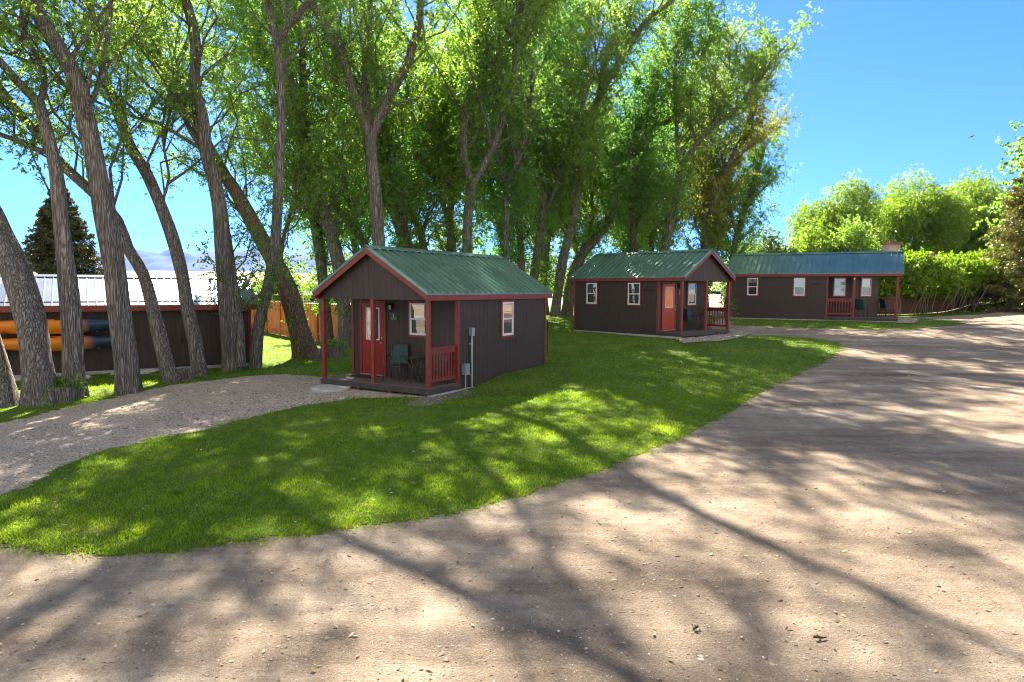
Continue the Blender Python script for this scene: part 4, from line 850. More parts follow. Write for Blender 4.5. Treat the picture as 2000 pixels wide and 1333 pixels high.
for k in range(ns):
    f = (k + rh.uniform(0, 1)) / ns * (len(Hc) - 1); i = int(f); x, y = Hc[i] + rh.normal(0, .28, 2) + np.array([.45, -.75]); z = float(gz(x, y)); dx, dy = rh.uniform(.1, .75), rh.normal(0, .25); h = rh.uniform(1.7, 2.1)
    P_ = np.array([(x, y, z - .05), (x + dx * .3 + rh.normal(0, .07), y + dy * .3, z + h * .35), (x + dx * .75, y + dy * .7, z + h * .7), (x + dx, y + dy, z + h)]) - off
    MB().tube(catmull(P_, .3), .028 * rh.uniform(.6, 1.3), 5).build('stem', M_STEM, hroot, True)
M_FENCE = mat("orange_stained_boards", (.60, .19, .035), .65, var=.25, scale=3, bump=.3, bscale=30, stretch=(6, 6, .6), dist=.004)
M_FENCEB = mat("dark_stained_boards", (.13, .06, .032), .75, var=.35, scale=3, bump=.3, bscale=30, stretch=(6, 6, .6), dist=.004)
def board_fence(name, label, pts, h, material, group=None, base=None):
    z0 = float(gz(*pts[0])) if base is None else base; root = empty(name, (pts[0][0], pts[0][1], z0), 0, label, 'fence', group); r = np.random.default_rng(9)
    for a, b in zip(pts[:-1], pts[1:]):
        a = np.array(a, float); b = np.array(b, float); L = np.linalg.norm(b - a); d = (b - a) / L; nrm = np.array([d[1], -d[0]]); m = MB(); n = int(L / .15)
        for i in range(n):
            p = a + d * (i + .5) * L / n; z = (float(gz(*p)) if base is None else base) - z0; t = r.uniform(-.012, .012); w_ = L / n * .47
            q0 = p - d * w_ - pts[0] + nrm * t; q1 = p + d * w_ - pts[0] + nrm * t; hh = h + r.uniform(-.012, .012)
            m.prism([(q0[0], q0[1], z + .04), (q1[0], q1[1], z + .04), (q1[0], q1[1], z + hh), (q0[0], q0[1], z + hh)], (nrm[0] * .02, nrm[1] * .02, 0))
        m.build('boards', material, root)
        k = max(1, round(L / 2.4))
        for i in range(k + 1):
            p = a + d * L * i / k - nrm * .07 - pts[0]; z = (float(gz(*(p + pts[0]))) if base is None else base) - z0
            MB().box(p[0] - .045, p[0] + .045, p[1] - .045, p[1] + .045, z - .1, z + h + .02).build('post', material, root)
        for zz in (.4, h - .3):
            p = a - nrm * .035 - pts[0]; q = b - nrm * .035 - pts[0]; MB().bar((p[0], p[1], zz), (q[0], q[1], zz + ((float(gz(*b)) if base is None else base) - z0)), .04, .09).build('rail', material, root)
    return root
board_fence('board_fence', 'orange stained board fence between the shed and the nearest cabin', [(-8.35, 33.3), (-11.8, 37.2), (-16.5, 43.5), (-21, 49)], 1.95, M_FENCE, 'board fences', base=-2.8)
board_fence('board_fence', 'short orange fence return end beside the stout trunk at the cabin', [(-7.6, 36.2), (-8.28, 33.32)], 1.95, M_FENCE, 'board fences', base=-2.8)
board_fence('board_fence', 'dark brown board fence standing behind the bare hedge stems', [(14.5, 45.9), (21.8, 44.6), (25.4, 45.0), (30.2, 48.2), (37, 54)], 1.75, M_FENCEB, 'board fences')
# weathered log rails behind the orange fence
M_LOG = mat("weathered_logs", (.22, .18, .14), .85, var=.3, scale=4, bump=.4, bscale=20, stretch=(1, 1, 4))
lr = empty('rail_fence', (-9, 47, -2.5), 0, 'weathered grey log rail fence behind the orange board fence', 'fence')
for k, x in enumerate(np.arange(-9, 9.5, 3.0)):
    MB().tube([(x, .3 * k * .2, -.4), (x + .03, .3 * k * .2, 2.1)], .11, 8).build('post', M_LOG, lr, True)
for z in (.5, 1.0, 1.5, 1.95):
    for k, x in enumerate(np.arange(-9, 8.9, 3.0)): MB().tube([(x - .1, .06 * k - .1, z + .02), (x + 1.5, .06 * k - .13, z + rh.uniform(-.03, .03)), (x + 3.1, .06 * k - .08, z)], [.07, .065, .055], 7).build('rail', M_LOG, lr, True)

# ------------------------------------------------------------------ shed with metal roof and kayaks
sx = np.array([-9.26, 23.97]); sdx = np.array([-6.07, -3.77]); sdx = sdx / np.linalg.norm(sdx); syaw = math.atan2(sdx[1], sdx[0])
SZ = -2.8
shed = empty('shed', (sx[0], sx[1], SZ), syaw, 'long dark brown storage shed with a glaring metal roof behind the tree row', 'shed')
# local: x along the front to the left, +y toward the camera side?  (checked: n = perp)
nb = np.array([-math.sin(syaw), math.cos(syaw)]); back = 1 if nb @ np.array([0, 1]) > 0 else -1
SLn, SD, SE, SR = 13.0, 4.2, 2.28, 3.12
M_SHED = mat("dark_brown_shed_wall", (.05, .030, .022), .6, var=.2, scale=3, bump=.25, bscale=60, stretch=(4, 4, .5), dist=.003)
yb = lambda v: v * back
def sbox(mb, x0, x1, a, b, z0, z1):
    lo, hi = sorted((yb(a), yb(b))); return mb.box(x0, x1, lo, hi, z0, z1)
m = MB(); sbox(m, 0, SLn, 0, .1, .12, SE + .05); siding(m, 'y', 0, -back, 0, SLn, .12, SE - .02); m.build('wall', M_SHED, shed)
m = MB(); sbox(m, 0, SLn, SD - .1, SD, .12, SE); m.build('wall', M_SHED, shed)
for xx in (0, SLn - .1):
    m = MB(); m.prism([(xx, yb(.1), .12), (xx, yb(SD - .1), .12), (xx, yb(SD - .1), SE), (xx, yb(SD / 2), SR - .06), (xx, yb(.1), SE)], (.1, 0, 0)); m.build('wall', M_SHED, shed)
m = MB(); sbox(m, -.06, SLn, -.05, .1, -.1, .115); m.build('foundation', M_CONC, shed)
rm = MB(); ovh = .28; sls = (SR - SE) / (SD / 2)
for sgn in (0, 1):
    f = (lambda v: v) if sgn == 0 else (lambda v: SD - v)
    z = lambda v: SE + v * sls
    rm.prism([(-.3, yb(f(-ovh)), z(-ovh)), (-.3, yb(f(SD / 2)), z(SD / 2)), (-.3, yb(f(SD / 2)), z(SD / 2) + .03), (-.3, yb(f(-ovh)), z(-ovh) + .03)], (SLn + .3, 0, 0))
    n = int((SLn + .3) / .23)
    for i in range(n + 1):
        c_ = -.3 + i * (SLn + .3) / n; ya, ye = f(-ovh), f(SD / 2 - .05)
        rm.prism([(c_ - .025, yb(ya), z(-ovh) + .026), (c_ + .025, yb(ya), z(-ovh) + .026), (c_ + .012, yb(ya), z(-ovh) + .05), (c_ - .012, yb(ya), z(-ovh) + .05)], (0, yb(ye - ya), (SD / 2 - .05 + ovh) * sls))
ro = rm.build('roof', M_SHEDROOF, shed)
m = MB()
for s in (1, -1): m.prism([(-.33, yb(SD / 2), SR + .07), (-.33, yb(SD / 2 + s * .16), SR + .065 - .16 * sls), (-.33, yb(SD / 2 + s * .16), SR + .045 - .16 * sls), (-.33, yb(SD / 2), SR + .05)], (SLn + .36, 0, 0))
m.build('ridge_cap', M_SHEDROOF, ro)
m = MB(); sbox(m, -.3, SLn, -ovh - .03, -ovh - .004, SE - .26, SE - .07); m.build('fascia', M_RED, shed)
m = MB(); sbox(m, -.3, SLn, -ovh, 0.0, SE - .12, SE - .1); m.build('soffit', M_SHED, shed)
m = MB(); sbox(m, -.045, .06, -.045, -.016, .12, SE - .14); m.build('corner_trim', M_RED, shed)
for x0 in (.1, 4.1):
    m = MB(); sbox(m, x0 + 2.0, x0 + 3.4, -.035, -.015, .13, 1.98); d_ = m.build('door', M_SHED, shed)
    m = MB(); sbox(m, x0 + 2.05, x0 + 2.1, -.06, -.035, .9, 1.1); m.build('handle', M_BLACK, d_)
m = MB(); sbox(m, 8.6, 8.66, -.28, -.02, 1.02, 1.1); 
def kayak(label, xa, xb, z, seed):
    L = xb - xa; root = empty('kayak', (sx[0] + sdx[0] * xa, sx[1] + sdx[1] * xa, SZ + z), syaw, label, 'kayak', 'two-tone kayaks on the shed wall'); yc = -.40
    t = np.linspace(0, 1, 25); prof = np.sin(PI * t) ** .55
    V, n = [], 14
    for i, u in enumerate(t):
        w_ = .25 * prof[i] + .004; k_ = .50 * prof[i] ** .8 + .01; rock = .06 * (2 * u - 1) ** 4
        for j in range(n):
            a = 2 * PI * j / n; V.append((u * L, yb(yc + w_ * math.cos(a) * (1 if math.sin(a) > 0 else .9)), rock + k_ / 2 * math.sin(a) * (1.1 if math.sin(a) < 0 else .75)))
    V = np.array(V); I = np.arange(25 * n).reshape(25, n); J = np.roll(I, -1, 1); Q = np.stack([I[:-1], J[:-1], J[1:], I[1:]], -1).reshape(-1, 4)
    o = mesh_obj('hull', arrays_mesh('hull', V, Q, mats=[M_KAYAK], smooth=True), root)
    m = MB(); cc = L * .52; m.tube([(cc + .38 * math.cos(a), yb(yc + .17 * math.sin(a)), .17) for a in np.linspace(0, 2 * PI, 17)], .014, 6, cap=False); m.build('cockpit_rim', M_BLACK, root, True)
    m = MB(); sbox(m, cc - .3, cc - .1, yc - .05, yc + .1, .1, .26); m.build('seat', M_BLACK, root, bevel=.02)
    MB().tube([(.05, yb(yc), .05), (.0, yb(yc), .11), (.1, yb(yc), .12)], .012, 6).build('carry_handle', M_BLACK, root, True)
    return root
M_KAYAK = bpy.data.materials.new("two_tone_kayak_plastic"); _n, _N, _L, _b = nodes(M_KAYAK); _b.inputs['Roughness'].default_value = .35
_tc = _N.new("ShaderNodeTexCoord"); _sx = _N.new("ShaderNodeSeparateXYZ"); _L.new(_tc.outputs['Object'], _sx.inputs[0]); _nn = _N.new("ShaderNodeTexNoise"); _nn.inputs['Scale'].default_value = 3
_L.new(_tc.outputs['Object'], _nn.inputs[0]); _ma = _N.new("ShaderNodeMath"); _ma.operation = 'MULTIPLY_ADD'; _L.new(_nn.outputs[0], _ma.inputs[0]); _ma.inputs[1].default_value = .5; _L.new(_sx.outputs[0], _ma.inputs[2])
_mr = _N.new("ShaderNodeMapRange"); _L.new(_ma.outputs[0], _mr.inputs[0]); _mr.inputs[1].default_value = 0; _mr.inputs[2].default_value = 3.6
_r = _N.new("ShaderNodeValToRGB"); _L.new(_mr.outputs[0], _r.inputs[0]); _r.color_ramp.elements[0].position = .36; _r.color_ramp.elements[0].color = (.02, .05, .10, 1); _r.color_ramp.elements[1].position = .5; _r.color_ramp.elements[1].color = (.75, .22, .015, 1); _L.new(_r.outputs[0], _b.inputs['Base Color'])
kayak('upper two-tone kayak, orange and dark blue, on the shed wall rack', 3.75, 7.75, 1.62, 1)
kayak('lower two-tone kayak, orange and dark blue, hung below the upper one', 3.62, 7.55, 1.10, 2)
kr = empty('kayak_rack', (sx[0], sx[1], SZ), syaw, 'dark wooden wall rack holding the two kayaks on the shed', 'rack')
for x in (4.6, 6.95):
    m = MB(); sbox(m, x - .045, x + .045, -.07, -.016, .3, 1.95); m.build('upright', M_SHED, kr)
    for z in (.87, 1.39):
        m = MB(); sbox(m, x - .04, x + .04, -.66, -.07, z, z + .04); m.build('bracket', M_SHED, kr)

# ------------------------------------------------------------------ house beyond the hedge
M_REDROOF = mat("red_metal_roof", (.26, .09, .08), .45, metal=.3, var=.15, scale=2)
M_PINK = mat("pale_pink_stucco", (.55, .40, .38), .85, var=.12, scale=3, bump=.2)
def gable_house(label, x, y, yaw, w_, l_, he, hr, chim=None, group='red-roofed houses beyond the hedge'):
    z = float(gz(x, y)); r = empty('house', (x, y, z), yaw, label, 'house', group)
    m = MB(); m.box(0, l_, 0, w_, -.2, he); m.prism([(0, 0, he), (0, w_, he), (0, w_ / 2, hr)], (l_, 0, 0)); m.build('wall', M_PINK, r)
    o = MB()
    for s in (0, 1):
        f = (lambda v: v) if s == 0 else (lambda v: w_ - v); sl_ = (hr - he) / (w_ / 2)
        o.prism([(-.4, f(-.4), he - .4 * sl_ + .02), (-.4, f(w_ / 2), hr + .02), (-.4, f(w_ / 2), hr + .1), (-.4, f(-.4), he - .4 * sl_ + .1)], (l_ + .8, 0, 0))
        for i in range(int((l_ + .8) / .5) + 1):
            c_ = -.39 + i * .5; o.bar((c_, f(-.38), he - .38 * sl_ + .11), (c_, f(w_ / 2), hr + .11), .04, .06)
    ro_ = o.build('roof', M_REDROOF, r)
    for i in range(3): 
        wi = MB().box(1 + i * 2.2, 2.1 + i * 2.2, -.05, -.0, 1, 2.1).build('window', M_WHITE, r); MB().box(1.08 + i * 2.2, 2.02 + i * 2.2, -.06, -.045, 1.08, 2.02).build('pane', M_GLASSD, wi)
    if chim:
        cx, cy, cw, ct = chim; c_ = MB().box(cx, cx + cw, cy, cy + cw * .7, he, ct).build('chimney', M_PINK, ro_)
        MB().box(cx - .06, cx + cw + .06, cy - .06, cy + cw * .7 + .06, ct + .002, ct + .12).tube([(cx + cw / 2, cy + cw * .35, ct + .12), (cx + cw / 2, cy + cw * .35, ct + .4)], .16, 8).build('chimney_cap', M_REDROOF, c_)
    return r
p = at(1640, 540, 58); gable_house('red-roofed house with a pale pink chimney behind the farthest cabin', p[0], p[1], .15, 7, 9, 2.4, 3.75, (4.9, .6, 1.15, 5.3))
p = at(1822, 540, 62); gable_house('low red-roofed house right of the pink chimney', p[0], p[1], .2, 6, 5.5, 2.6, 4.35)
p = at(1905, 540, 66); gable_house('pale red metal-roofed house just left of the rusty spruce', p[0], p[1], -.2, 8, 12, 2.6, 4.5)
# flowering shrub next to the chimney
p = at(1806, 520, 47); zf = float(gz(p[0], p[1]))
M_BLOOM = leaf_mat("pale_orange_blossom", (.6, .30, .18), (.75, .62, .50), .3, (1, 1, 1), 2)
r_ = lobes_tree('flowering_shrub', 'shrub with pale orange and white blossoms between the hedge top and chimney', p[0], p[1], [(0, 0, 3.0, 1.3, .8, .8), (1.0, .2, 2.9, .9, .7, .7), (-.8, 0, 2.7, .8, .7, .7)], 420, 91, 4, tl=.5, nleaf=10, lsize=.16, down=0, droop=.1, r=.09, leafw=.6, cat='shrub')
rb = np.random.default_rng(92); n = 420; d = unit(rb.normal(0, 1, (n, 3))); Pb = np.array([.1, 0, 3.0]) + d * np.array([1.9, 1.0, .85]) * rb.uniform(.75, 1.05, (n, 1))
crown_mesh('blossoms', [], [leaves_np(rb, Pb, d * .12, 5, .15, 0, .9)], M_BARKD, M_BLOOM, r_)

# ------------------------------------------------------------------ lake, far shore, mountains
M_LAKE = mat("lake_water", (.10, .16, .20), .08, bump=.2, bscale=.6, dist=.05)
m = MB().add([(-1500, 330, -4.4), (-20, 330, -4.4), (60, 1050, -4.4), (-1500, 1050, -4.4)], [(0, 1, 2, 3)]); o = m.build('lake', M_LAKE); tag(o, kind='structure')
def terrain_strip(name, x0, x1, y0, y1, nx_, ny_, fz, material):
    xs = np.linspace(x0, x1, nx_); ys = np.linspace(y0, y1, ny_); X, Y = np.meshgrid(xs, ys); Z = fz(X, Y); I = np.arange(X.size).reshape(X.shape)
    Q = np.stack([I[:-1, :-1], I[:-1, 1:], I[1:, 1:], I[1:, :-1]], -1).reshape(-1, 4)
    o = mesh_obj(name, arrays_mesh(name, np.stack([X, Y, Z], -1).reshape(-1, 3), Q, mats=[material], smooth=True)); tag(o, kind='structure'); return o
M_HILLS = ground_mat("dry_grass_hills", [(.3, (.16, .15, .06)), (.5, (.28, .24, .12)), (.7, (.12, .16, .06))], .004, .02, .3)
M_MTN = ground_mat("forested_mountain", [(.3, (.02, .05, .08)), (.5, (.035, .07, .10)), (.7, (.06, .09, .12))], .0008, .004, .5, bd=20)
terrain_strip('foothills', -3600, 900, 1040, 3400, 120, 50, lambda X, Y: -6 + 62 * np.clip((Y - 1040) / 1500, 0, 1) ** .8 + 9 * smooth_noise(X * .006, Y * .006, 4), M_HILLS)
def mt(X, Y):
    r = np.clip((Y - 5200) / 3200, 0, 1); k = np.sin(r * PI / 2) ** 1.2
    return -40 + k * (430 + 110 * smooth_noise(X * .0016, Y * .0012, 8) + 110 * smooth_noise(X * .005, Y * .005, 9)) * (1 - .35 * np.clip((X + 2500) / 4500, 0, 1))
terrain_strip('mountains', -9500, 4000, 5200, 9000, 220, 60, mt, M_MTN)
rt = np.random.default_rng(77); n = 9000
xx = rt.uniform(-1500, 250, n); yy = rt.uniform(1045, 1160, n); Pt = np.stack([xx, yy, -5 + rt.uniform(0, 1, n) * (7 + 5 * np.sin(xx * .02) + 3 * np.sin(xx * .071))], 1)
o = mesh_obj('far_woods', arrays_mesh('far_woods', *leaves_np(rt, Pt, rt.normal(0, 1, (n, 3)), 6, 5, 0, .9), mats=[LEAF[2]])); tag(o, kind='stuff')

# ------------------------------------------------------------------ small things on the ground
M_ROCK = mat("pale_rock", (.55, .53, .50), .85, var=.25, scale=8, bump=.5, bscale=20)
def rock(label, px, py, r, seed, sc=(1, 1, .55), material=None, name='rock', group='pale rocks along the shed'):
    g_ = ground_px(px, py); rr = np.random.default_rng(seed); b = bmesh.new(); bmesh.ops.create_icosphere(b, subdivisions=3, radius=1)
    ph = rr.uniform(0, 6, 6)
    for v in b.verts:
        c = v.co; k = 1 + .16 * math.sin(c.x * 3 + ph[0]) + .14 * math.sin(c.y * 4 + ph[1]) + .12 * math.sin(c.z * 4 + ph[2] + c.x * 2) + rr.normal(0, .02); v.co = Vector((c.x * sc[0], c.y * sc[1], c.z * sc[2])) * (k * r)
    me = bpy.data.meshes.new(name); b.to_mesh(me); b.free(); me.materials.append(material or M_ROCK)
    o = mesh_obj(name, me); o.location = (g_[0], g_[1], float(gz(g_[0], g_[1])) + r * sc[2] * .45); o.rotation_euler = (0, 0, rr.uniform(0, 3)); return tag(o, label, 'rock', group)
rock('white flat rock at the left edge, left of the thickest scarred trunk', 20, 748, .24, 1, (1.6, .8, .5))
rock('small white rock in the grass right of the split trunk', 170, 740, .12, 2)
rock('low pale rock just right of the tall trunk with the slit', 288, 730, .2, 3, (1.9, .8, .4))
rock('pale rock hidden close to the left of the tall trunk with the slit', 226, 733, .13, 4)
def stump(label, px, py, r, h, seed, leafy=True):
    g_ = ground_px(px, py); z = float(gz(g_[0], g_[1])); root = empty('tree_stump', (g_[0], g_[1], z), 0, label, 'stump', 'old tree stumps')
    C = np.array([(0, 0, -.1), (0, 0, h * .3), (.03, 0, h * .7), (.02, .02, h)]); stem_mesh('bole', catmull(C, .1), np.linspace(r, r * .92, len(catmull(C, .1))), root, M_BARK, seed, n=20, flare=.3, rough=.1, cap=-.35)
    if leafy:
        rr = np.random.default_rng(seed); n = 70; P_ = np.stack([rr.normal(0, r * .6, n), rr.normal(0, r * .6, n), h + rr.uniform(-.05, .1, n)], 1); D_ = unit(rr.normal(0, .7, (n, 3)) + [0, 0, .5]) * .28
        crown_mesh('sprouts', [], [leaves_np(rr, P_, D_, 9, .11, .2, .45)], M_BARKD, LEAF[0], root)
stump('broad hollow stump with green sprouts by the left porch post of the nearest cabin', 650, 698, .42, .45, 21)
stump('smaller gnarled stump touching the base of the leaning fence-side tree', 620, 702, .3, .36, 22, False)
stump('low stump with bright sprouts between the two leftmost thick trunks', 117, 786, .34, .32, 23)
stump('broken root stump at the foot of the narrow leaning trunk', 358, 742, .3, .3, 24, False)
M_TWIG = mat("dead_twig", (.07, .05, .035), .9, var=.2)
def stick(label, px, py, L, rz, seed):
    g_ = ground_px(px, py); rr = np.random.default_rng(seed); P_ = [(L * t - L / 2, rr.normal(0, .012), .012 + rr.uniform(0, .01)) for t in np.linspace(0, 1, 6)]
    m = MB().tube(P_, [.011, .013, .012, .01, .008, .004], 6); m.tube([P_[2], (P_[2][0] + L * .15, .06, .02)], [.007, .003], 5); o = m.build('fallen_stick', M_TWIG, None, True); o.location = (g_[0], g_[1], float(gz(g_[0], g_[1])) + .012); o.rotation_euler = (0, 0, rz); tag(o, label, 'stick', 'fallen sticks on the road')
stick('dark stick on the dirt road near the bottom right of the photo', 1602, 1252, .11, .1, 1)
stick('short curled stick on the road left of the longer dark stick', 1360, 1231, .08, .7, 2)
stick('pale bent twig lying in the lawn by the road edge', 412, 1052, .16, -.3, 3)
stick('dark twig lying on the open lawn right of the bare patch', 961, 847, .16, .3, 4)
def weed(label, px, py, r, seed):
    g_ = ground_px(px, py); rr = np.random.default_rng(seed); n = 26; az = rr.uniform(0, 2 * PI, n); D_ = np.stack([np.cos(az), np.sin(az), rr.uniform(.1, .5, n)], 1) * r
    V, Q = leaves_np(rr, np.zeros((n, 3)) + rr.normal(0, r * .2, (n, 3)) * [1, 1, 0], D_, 7, r * .55, .4, .6); o = mesh_obj('weed', arrays_mesh('weed', V, Q, mats=[LEAF[5]])); o.location = (g_[0], g_[1], float(gz(g_[0], g_[1])) + .03); tag(o, label, 'weed', 'broadleaf weeds in the lawn')
weed('bright broadleaf weed near the road edge of the left lawn', 256, 1048, .07, 1); weed('larger broadleaf weed farther up the left lawn', 348, 966, .09, 2)
# plant behind the middle cabin's porch rail
x_, y_, _z = loc(2, .55, -.75); lobes_tree('flowering_plant', 'tall leafy plant with pale flowers beyond the middle cabin porch rail', x_, y_, [(0, 0, 1.5, .32, .32, .42), (.1, 0, 1.05, .25, .25, .35)], 90, 93, 4, tl=.3, nleaf=12, lsize=.09, down=0, droop=.1, r=.03, cat='plant', shell=.1, up=.3)
# bird
b_ = at(1897, 268, 60); m = MB(); m.tube([(-.16, 0, 0), (-.08, 0, .01), (.05, 0, .015), (.15, 0, .01)], [.01, .035, .045, .015], 8)
for s in (-1, 1): m.prism([(-.03, s * .02, .02), (.07, s * .02, .02), (.08, s * .22, .09), (-.02, s * .42, .03), (-.04, s * .2, .08)], (0, 0, .012))
o = m.build('bird', M_BLACK, None, True); o.location = tuple(b_); tag(o, 'tiny dark bird flying in the blue sky at right', 'bird')

# pebbles on the road and the gravel drive
def pebbles(name, P2, size, material, seed, lift=0):
    r = np.random.default_rng(seed); n = len(P2); z = gz(P2[:, 0], P2[:, 1]) + .025 * smooth_noise(P2[:, 0] * 1.3, P2[:, 1] * 1.3, 3)
    base = np.array([(1, 0, 0), (-.5, .87, 0), (-.5, -.87, 0), (.3, .1, 1)]); sc = size * r.lognormal(0, .45, (n, 1, 1)) * np.array([1, 1, .6]) * r.uniform(.7, 1.3, (n, 1, 3))
    oct_ = np.array([(1, 0, 0), (0, 1, 0), (-1, 0, 0), (0, -1, 0), (.2, .1, .8), (0, 0, -.4)]); V = oct_[None] * sc; V = V + r.normal(0, .18, V.shape) * sc
    a = r.uniform(0, 6.28, n); c, s = np.cos(a)[:, None], np.sin(a)[:, None]; V = np.stack([V[..., 0] * c - V[..., 1] * s, V[..., 0] * s + V[..., 1] * c, V[..., 2]], -1)
    V = V + np.stack([P2[:, 0], P2[:, 1], z + lift], -1)[:, None]
    T = np.array([(0, 1, 4), (1, 2, 4), (2, 3, 4), (3, 0, 4), (1, 0, 5), (2, 1, 5), (3, 2, 5), (0, 3, 5)]); T = (T[None] + 6 * np.arange(n)[:, None, None]).reshape(-1, 3)
    o = mesh_obj(name, arrays_mesh(name, V.reshape(-1, 3), None, T, [material])); tag(o, kind='stuff')
def pebble_mat(name, c1, c2, c3):
    m = mat(name, c1, .85); n, N, L, b = m.node_tree, m.node_tree.nodes, m.node_tree.links, m.node_tree.nodes["Principled BSDF"]
    ge = N.new("ShaderNodeNewGeometry"); r = N.new("ShaderNodeValToRGB"); L.new(ge.outputs['Random Per Island'], r.inputs[0]); r.color_ramp.elements.new(.5)
    for e, (p, c) in zip(r.color_ramp.elements, ((0, c1), (.6, c2), (1, c3))): e.position = p; e.color = (*c, 1)
    L.new(r.outputs[0], b.inputs['Base Color']); return m
M_PEB = pebble_mat("road_pebbles", (.09, .07, .055), (.34, .265, .20), (.66, .61, .54)); M_PEBG = pebble_mat("crushed_gravel", (.12, .10, .085), (.36, .31, .26), (.75, .68, .6))
rp = np.random.default_rng(12)
def scatter(poly, n, dens_fn, holes=()):
    P_ = np.asarray(poly); lo, hi = P_.min(0), P_.max(0); Q_ = rp.uniform(lo, hi, (n, 2)); k = inside(P_, Q_[:, 0], Q_[:, 1])
    for h in holes: k &= ~inside(h, Q_[:, 0], Q_[:, 1])
    Q_ = Q_[k]; d = np.hypot(Q_[:, 0], Q_[:, 1]); return Q_[rp.uniform(0, 1, len(Q_)) < dens_fn(d)]
ROADA = [(-7, 3), (-7, 9), (2, 12), (10, 22), (22, 30), (26, 22), (14, 6), (8, 3)]
pebbles('near_road_grit', scatter([(-7, 3.2), (-7, 9), (2, 11), (9, 14), (11, 9), (6, 3.2)], 90000, lambda d: np.clip(5 / d, .1, 1) ** 1.3, [LAWN_MAIN]), .005, M_PEB, 8)
pebbles('road_pebbles', scatter(ROADA, 60000, lambda d: np.clip(7 / d, .1, 1), [LAWN_MAIN]), .0075, M_PEB, 1)
pebbles('road_stones', scatter(ROADA, 900, lambda d: np.clip(9 / d, .2, 1), [LAWN_MAIN]), .017, M_PEB, 2)
DG = scatter(DRIVE, 260000, lambda d: np.clip(13 / d, .2, 1)); DG = DG[rp.uniform(0, 1, len(DG)) < np.clip(.25 + (DG[:, 0] + 9) / 6, .22, 1)]
pebbles('drive_gravel', DG, .0125, M_PEBG, 3, .009)
pebbles('pad_gravel', np.vstack([scatter(PAD2, 9000, lambda d: d * 0 + 1), scatter(PAD3, 1500, lambda d: d * 0 + 1)]), .02, M_PEBG, 4, .045)
pebbles('soil_gravel', scatter(BARE, 1500, lambda d: d * 0 + .6), .011, M_PEBG, 9, .015)

# fallen leaves and bark crumbs
def litter(name, P2, size, material, seed, lift):
    r = np.random.default_rng(seed); n = len(P2); B = np.stack([P2[:, 0], P2[:, 1], gz(P2[:, 0], P2[:, 1]) + .025 * smooth_noise(P2[:, 0] * 1.3, P2[:, 1] * 1.3, 3) + lift], 1)
    a = r.uniform(0, 6.28, n); ax_ = np.stack([np.cos(a), np.sin(a), r.uniform(-.1, .35, n)], 1); sd_ = np.stack([-np.sin(a), np.cos(a), r.uniform(-.3, .3, n)], 1); z_ = size * r.uniform(.5, 1.5, (n, 1))
    V = np.stack([B, B + ax_ * z_ * .5 + sd_ * z_ * .22, B + ax_ * z_, B + ax_ * z_ * .5 - sd_ * z_ * .22], 1).reshape(-1, 3)
    o = mesh_obj(name, arrays_mesh(name, V, np.arange(len(V)).reshape(-1, 4), mats=[material])); tag(o, kind='stuff')
M_LIT = pebble_mat("dead_leaves", (.09, .06, .03), (.26, .19, .09), (.45, .38, .2))
litter('leaf_litter', scatter([(-12, 3.2), (-14, 20), (10, 26), (14, 10), (7, 3.2)], 9000, lambda d: np.clip(7 / d, .1, 1)), .045, M_LIT, 4, .006)
litter('lawn_litter', scatter([(-9, 6.5), (-6, 15), (4, 24), (14, 26), (8, 14), (0, 7)], 3500, lambda d: np.clip(9 / d, .1, 1)), .05, M_LIT, 5, .05)

# grass blades
def grass(name, P2, h, wd, seed, lift, mt):
    r = np.random.default_rng(seed); n = len(P2); z = gz(P2[:, 0], P2[:, 1]) + .025 * smooth_noise(P2[:, 0] * 1.3, P2[:, 1] * 1.3, 3) * np.exp(-(P2 ** 2).sum(1) / 4000) + lift
    clump = .75 + .5 * smooth_noise(P2[:, 0] * 2.2, P2[:, 1] * 2.2, 21) + .35 * smooth_noise(P2[:, 0] * 9, P2[:, 1] * 9, 22)
    H_ = h * clump * r.uniform(.5, 1.35, n); Wd = wd * r.uniform(.7, 1.3, n); a = r.uniform(0, 6.28, n); b = np.stack([P2[:, 0], P2[:, 1], z], 1)
    s = np.stack([np.cos(a), np.sin(a), 0 * a], 1) * Wd[:, None] / 2; ln = np.concatenate([r.normal(0, .45, (n, 2)), np.ones((n, 1))], 1); tip = b + ln * H_[:, None]
    V = np.stack([b - s, b + s, tip], 1).reshape(-1, 3); T = np.arange(3 * n).reshape(-1, 3); o = mesh_obj(name, arrays_mesh(name, V, None, T, [mt])); tag(o, kind='stuff')
M_GRASS = leaf_mat("grass_blades", (.062, .15, .010), (.17, .27, .016), .6, (2.8, 2.5, .4), .5)
M_GRASSY = leaf_mat("dry_grass_blades", (.16, .17, .05), (.30, .26, .10), .4, (1.4, 1.3, .6), .5)
NEARL = [(-13, 6.5), (-13, 30), (14, 30), (14, 6.5)]
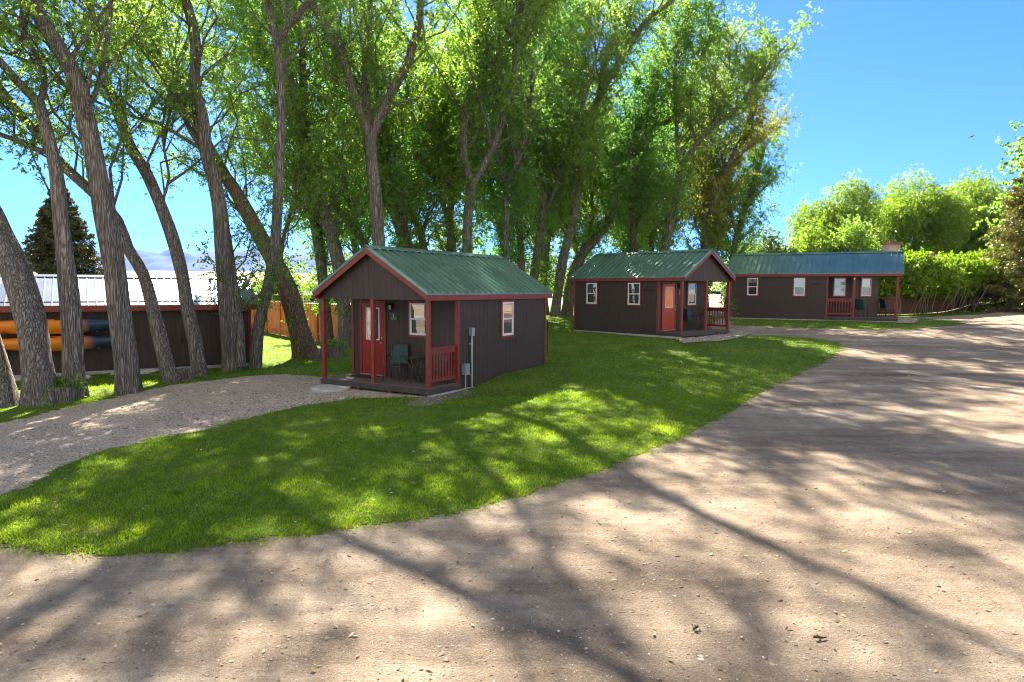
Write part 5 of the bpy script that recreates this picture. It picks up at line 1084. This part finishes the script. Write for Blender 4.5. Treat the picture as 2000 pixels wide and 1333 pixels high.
def lawn_pts(n, x0, x1, y0, y1, fn, jag=.08):
    Q_ = np.stack([rp.uniform(x0, x1, n), rp.uniform(y0, y1, n)], 1); d = np.hypot(Q_[:, 0], Q_[:, 1]); Q_ = Q_[rp.uniform(0, 1, n) < fn(d)]
    Q_ = Q_[np.abs(Q_[:, 0] / Q_[:, 1]) < .9]
    c = Q_ + rp.normal(0, .11, Q_.shape) * (rp.uniform(0, 1, (len(Q_), 1)) ** 1.5 * 2); c[:, 0] += jag * smooth_noise(Q_[:, 0] * 4, Q_[:, 1] * 4, 11) * 1.6; c[:, 1] += jag * smooth_noise(Q_[:, 0] * 4, Q_[:, 1] * 4, 12) * 1.6; k = inside(LAWN_MAIN, c[:, 0], c[:, 1]) | inside(STRIP3, c[:, 0], c[:, 1]) | inside(HEDGE_GRASS, c[:, 0], c[:, 1])
    k &= ~(inside(BARE, c[:, 0], c[:, 1]) & (rp.uniform(0, 1, len(c)) < .62))
    Q_ = Q_[k]
    for o_, yw, Lt in ((c1o, c1yaw, P + 4.889), (c2o, c2yaw, P + 5.028), (c3o, c3yaw, 8.635)):
        dx = Q_[:, 0] - o_[0]; dy = Q_[:, 1] - o_[1]; lx = dx * math.cos(yw) + dy * math.sin(yw); ly = -dx * math.sin(yw) + dy * math.cos(yw); Q_ = Q_[~((lx > -.05) & (lx < Lt + .06) & (ly > -.07) & (ly < W + .07))]
    return Q_
grass('grass', lawn_pts(620000, -13, 12, 6.3, 17, lambda d: np.clip((8.5 / d) ** 1.3, 0, 1)), .055, .011, 1, .005, M_GRASS)
grass('grass_far', lawn_pts(420000, -22, 22, 16, 46, lambda d: np.clip((18 / d) ** 1.5, 0, 1)), .07, .022, 2, .005, M_GRASS)
FR = catmull(np.c_[np.array(front[:-4]), np.zeros(len(front) - 4)], .05)[:, :2]; _i = rp.integers(0, len(FR), 26000); EP = FR[_i] + rp.normal(0, .13, (26000, 2)) + np.array([0, .06]); _d = np.hypot(EP[:, 0], EP[:, 1]); EP = EP[rp.uniform(0, 1, len(EP)) < np.clip(9 / _d, 0, 1) * np.clip(.5 + smooth_noise(EP[:, 0] * 3, EP[:, 1] * 3, 31) * 1.2, .05, 1)]
grass('edge_grass', EP[::2], .045, .011, 5, .0, M_GRASS); grass('edge_dry_grass', EP[1::2], .03, .012, 6, .0, M_GRASSY)
grass('dry_grass', lawn_pts(60000, -13, 12, 6.3, 20, lambda d: np.clip((8.5 / d) ** 1.5, 0, 1)), .05, .010, 3, .005, M_GRASSY)

# ------------------------------------------------------------------ air
hm = bpy.data.materials.new("haze_air"); hm.use_nodes = True; _n = hm.node_tree; _n.nodes.clear(); _o = _n.nodes.new("ShaderNodeOutputMaterial"); _v = _n.nodes.new("ShaderNodeVolumePrincipled")
_v.inputs['Color'].default_value = (.06, .26, 1, 1); _v.inputs['Density'].default_value = .00003; _v.inputs['Anisotropy'].default_value = .2; _n.links.new(_v.outputs[0], _o.inputs['Volume'])
o = MB().box(-9700, 9300, -60, 14500, -60, 1150).build('haze', hm); tag(o, kind='stuff')
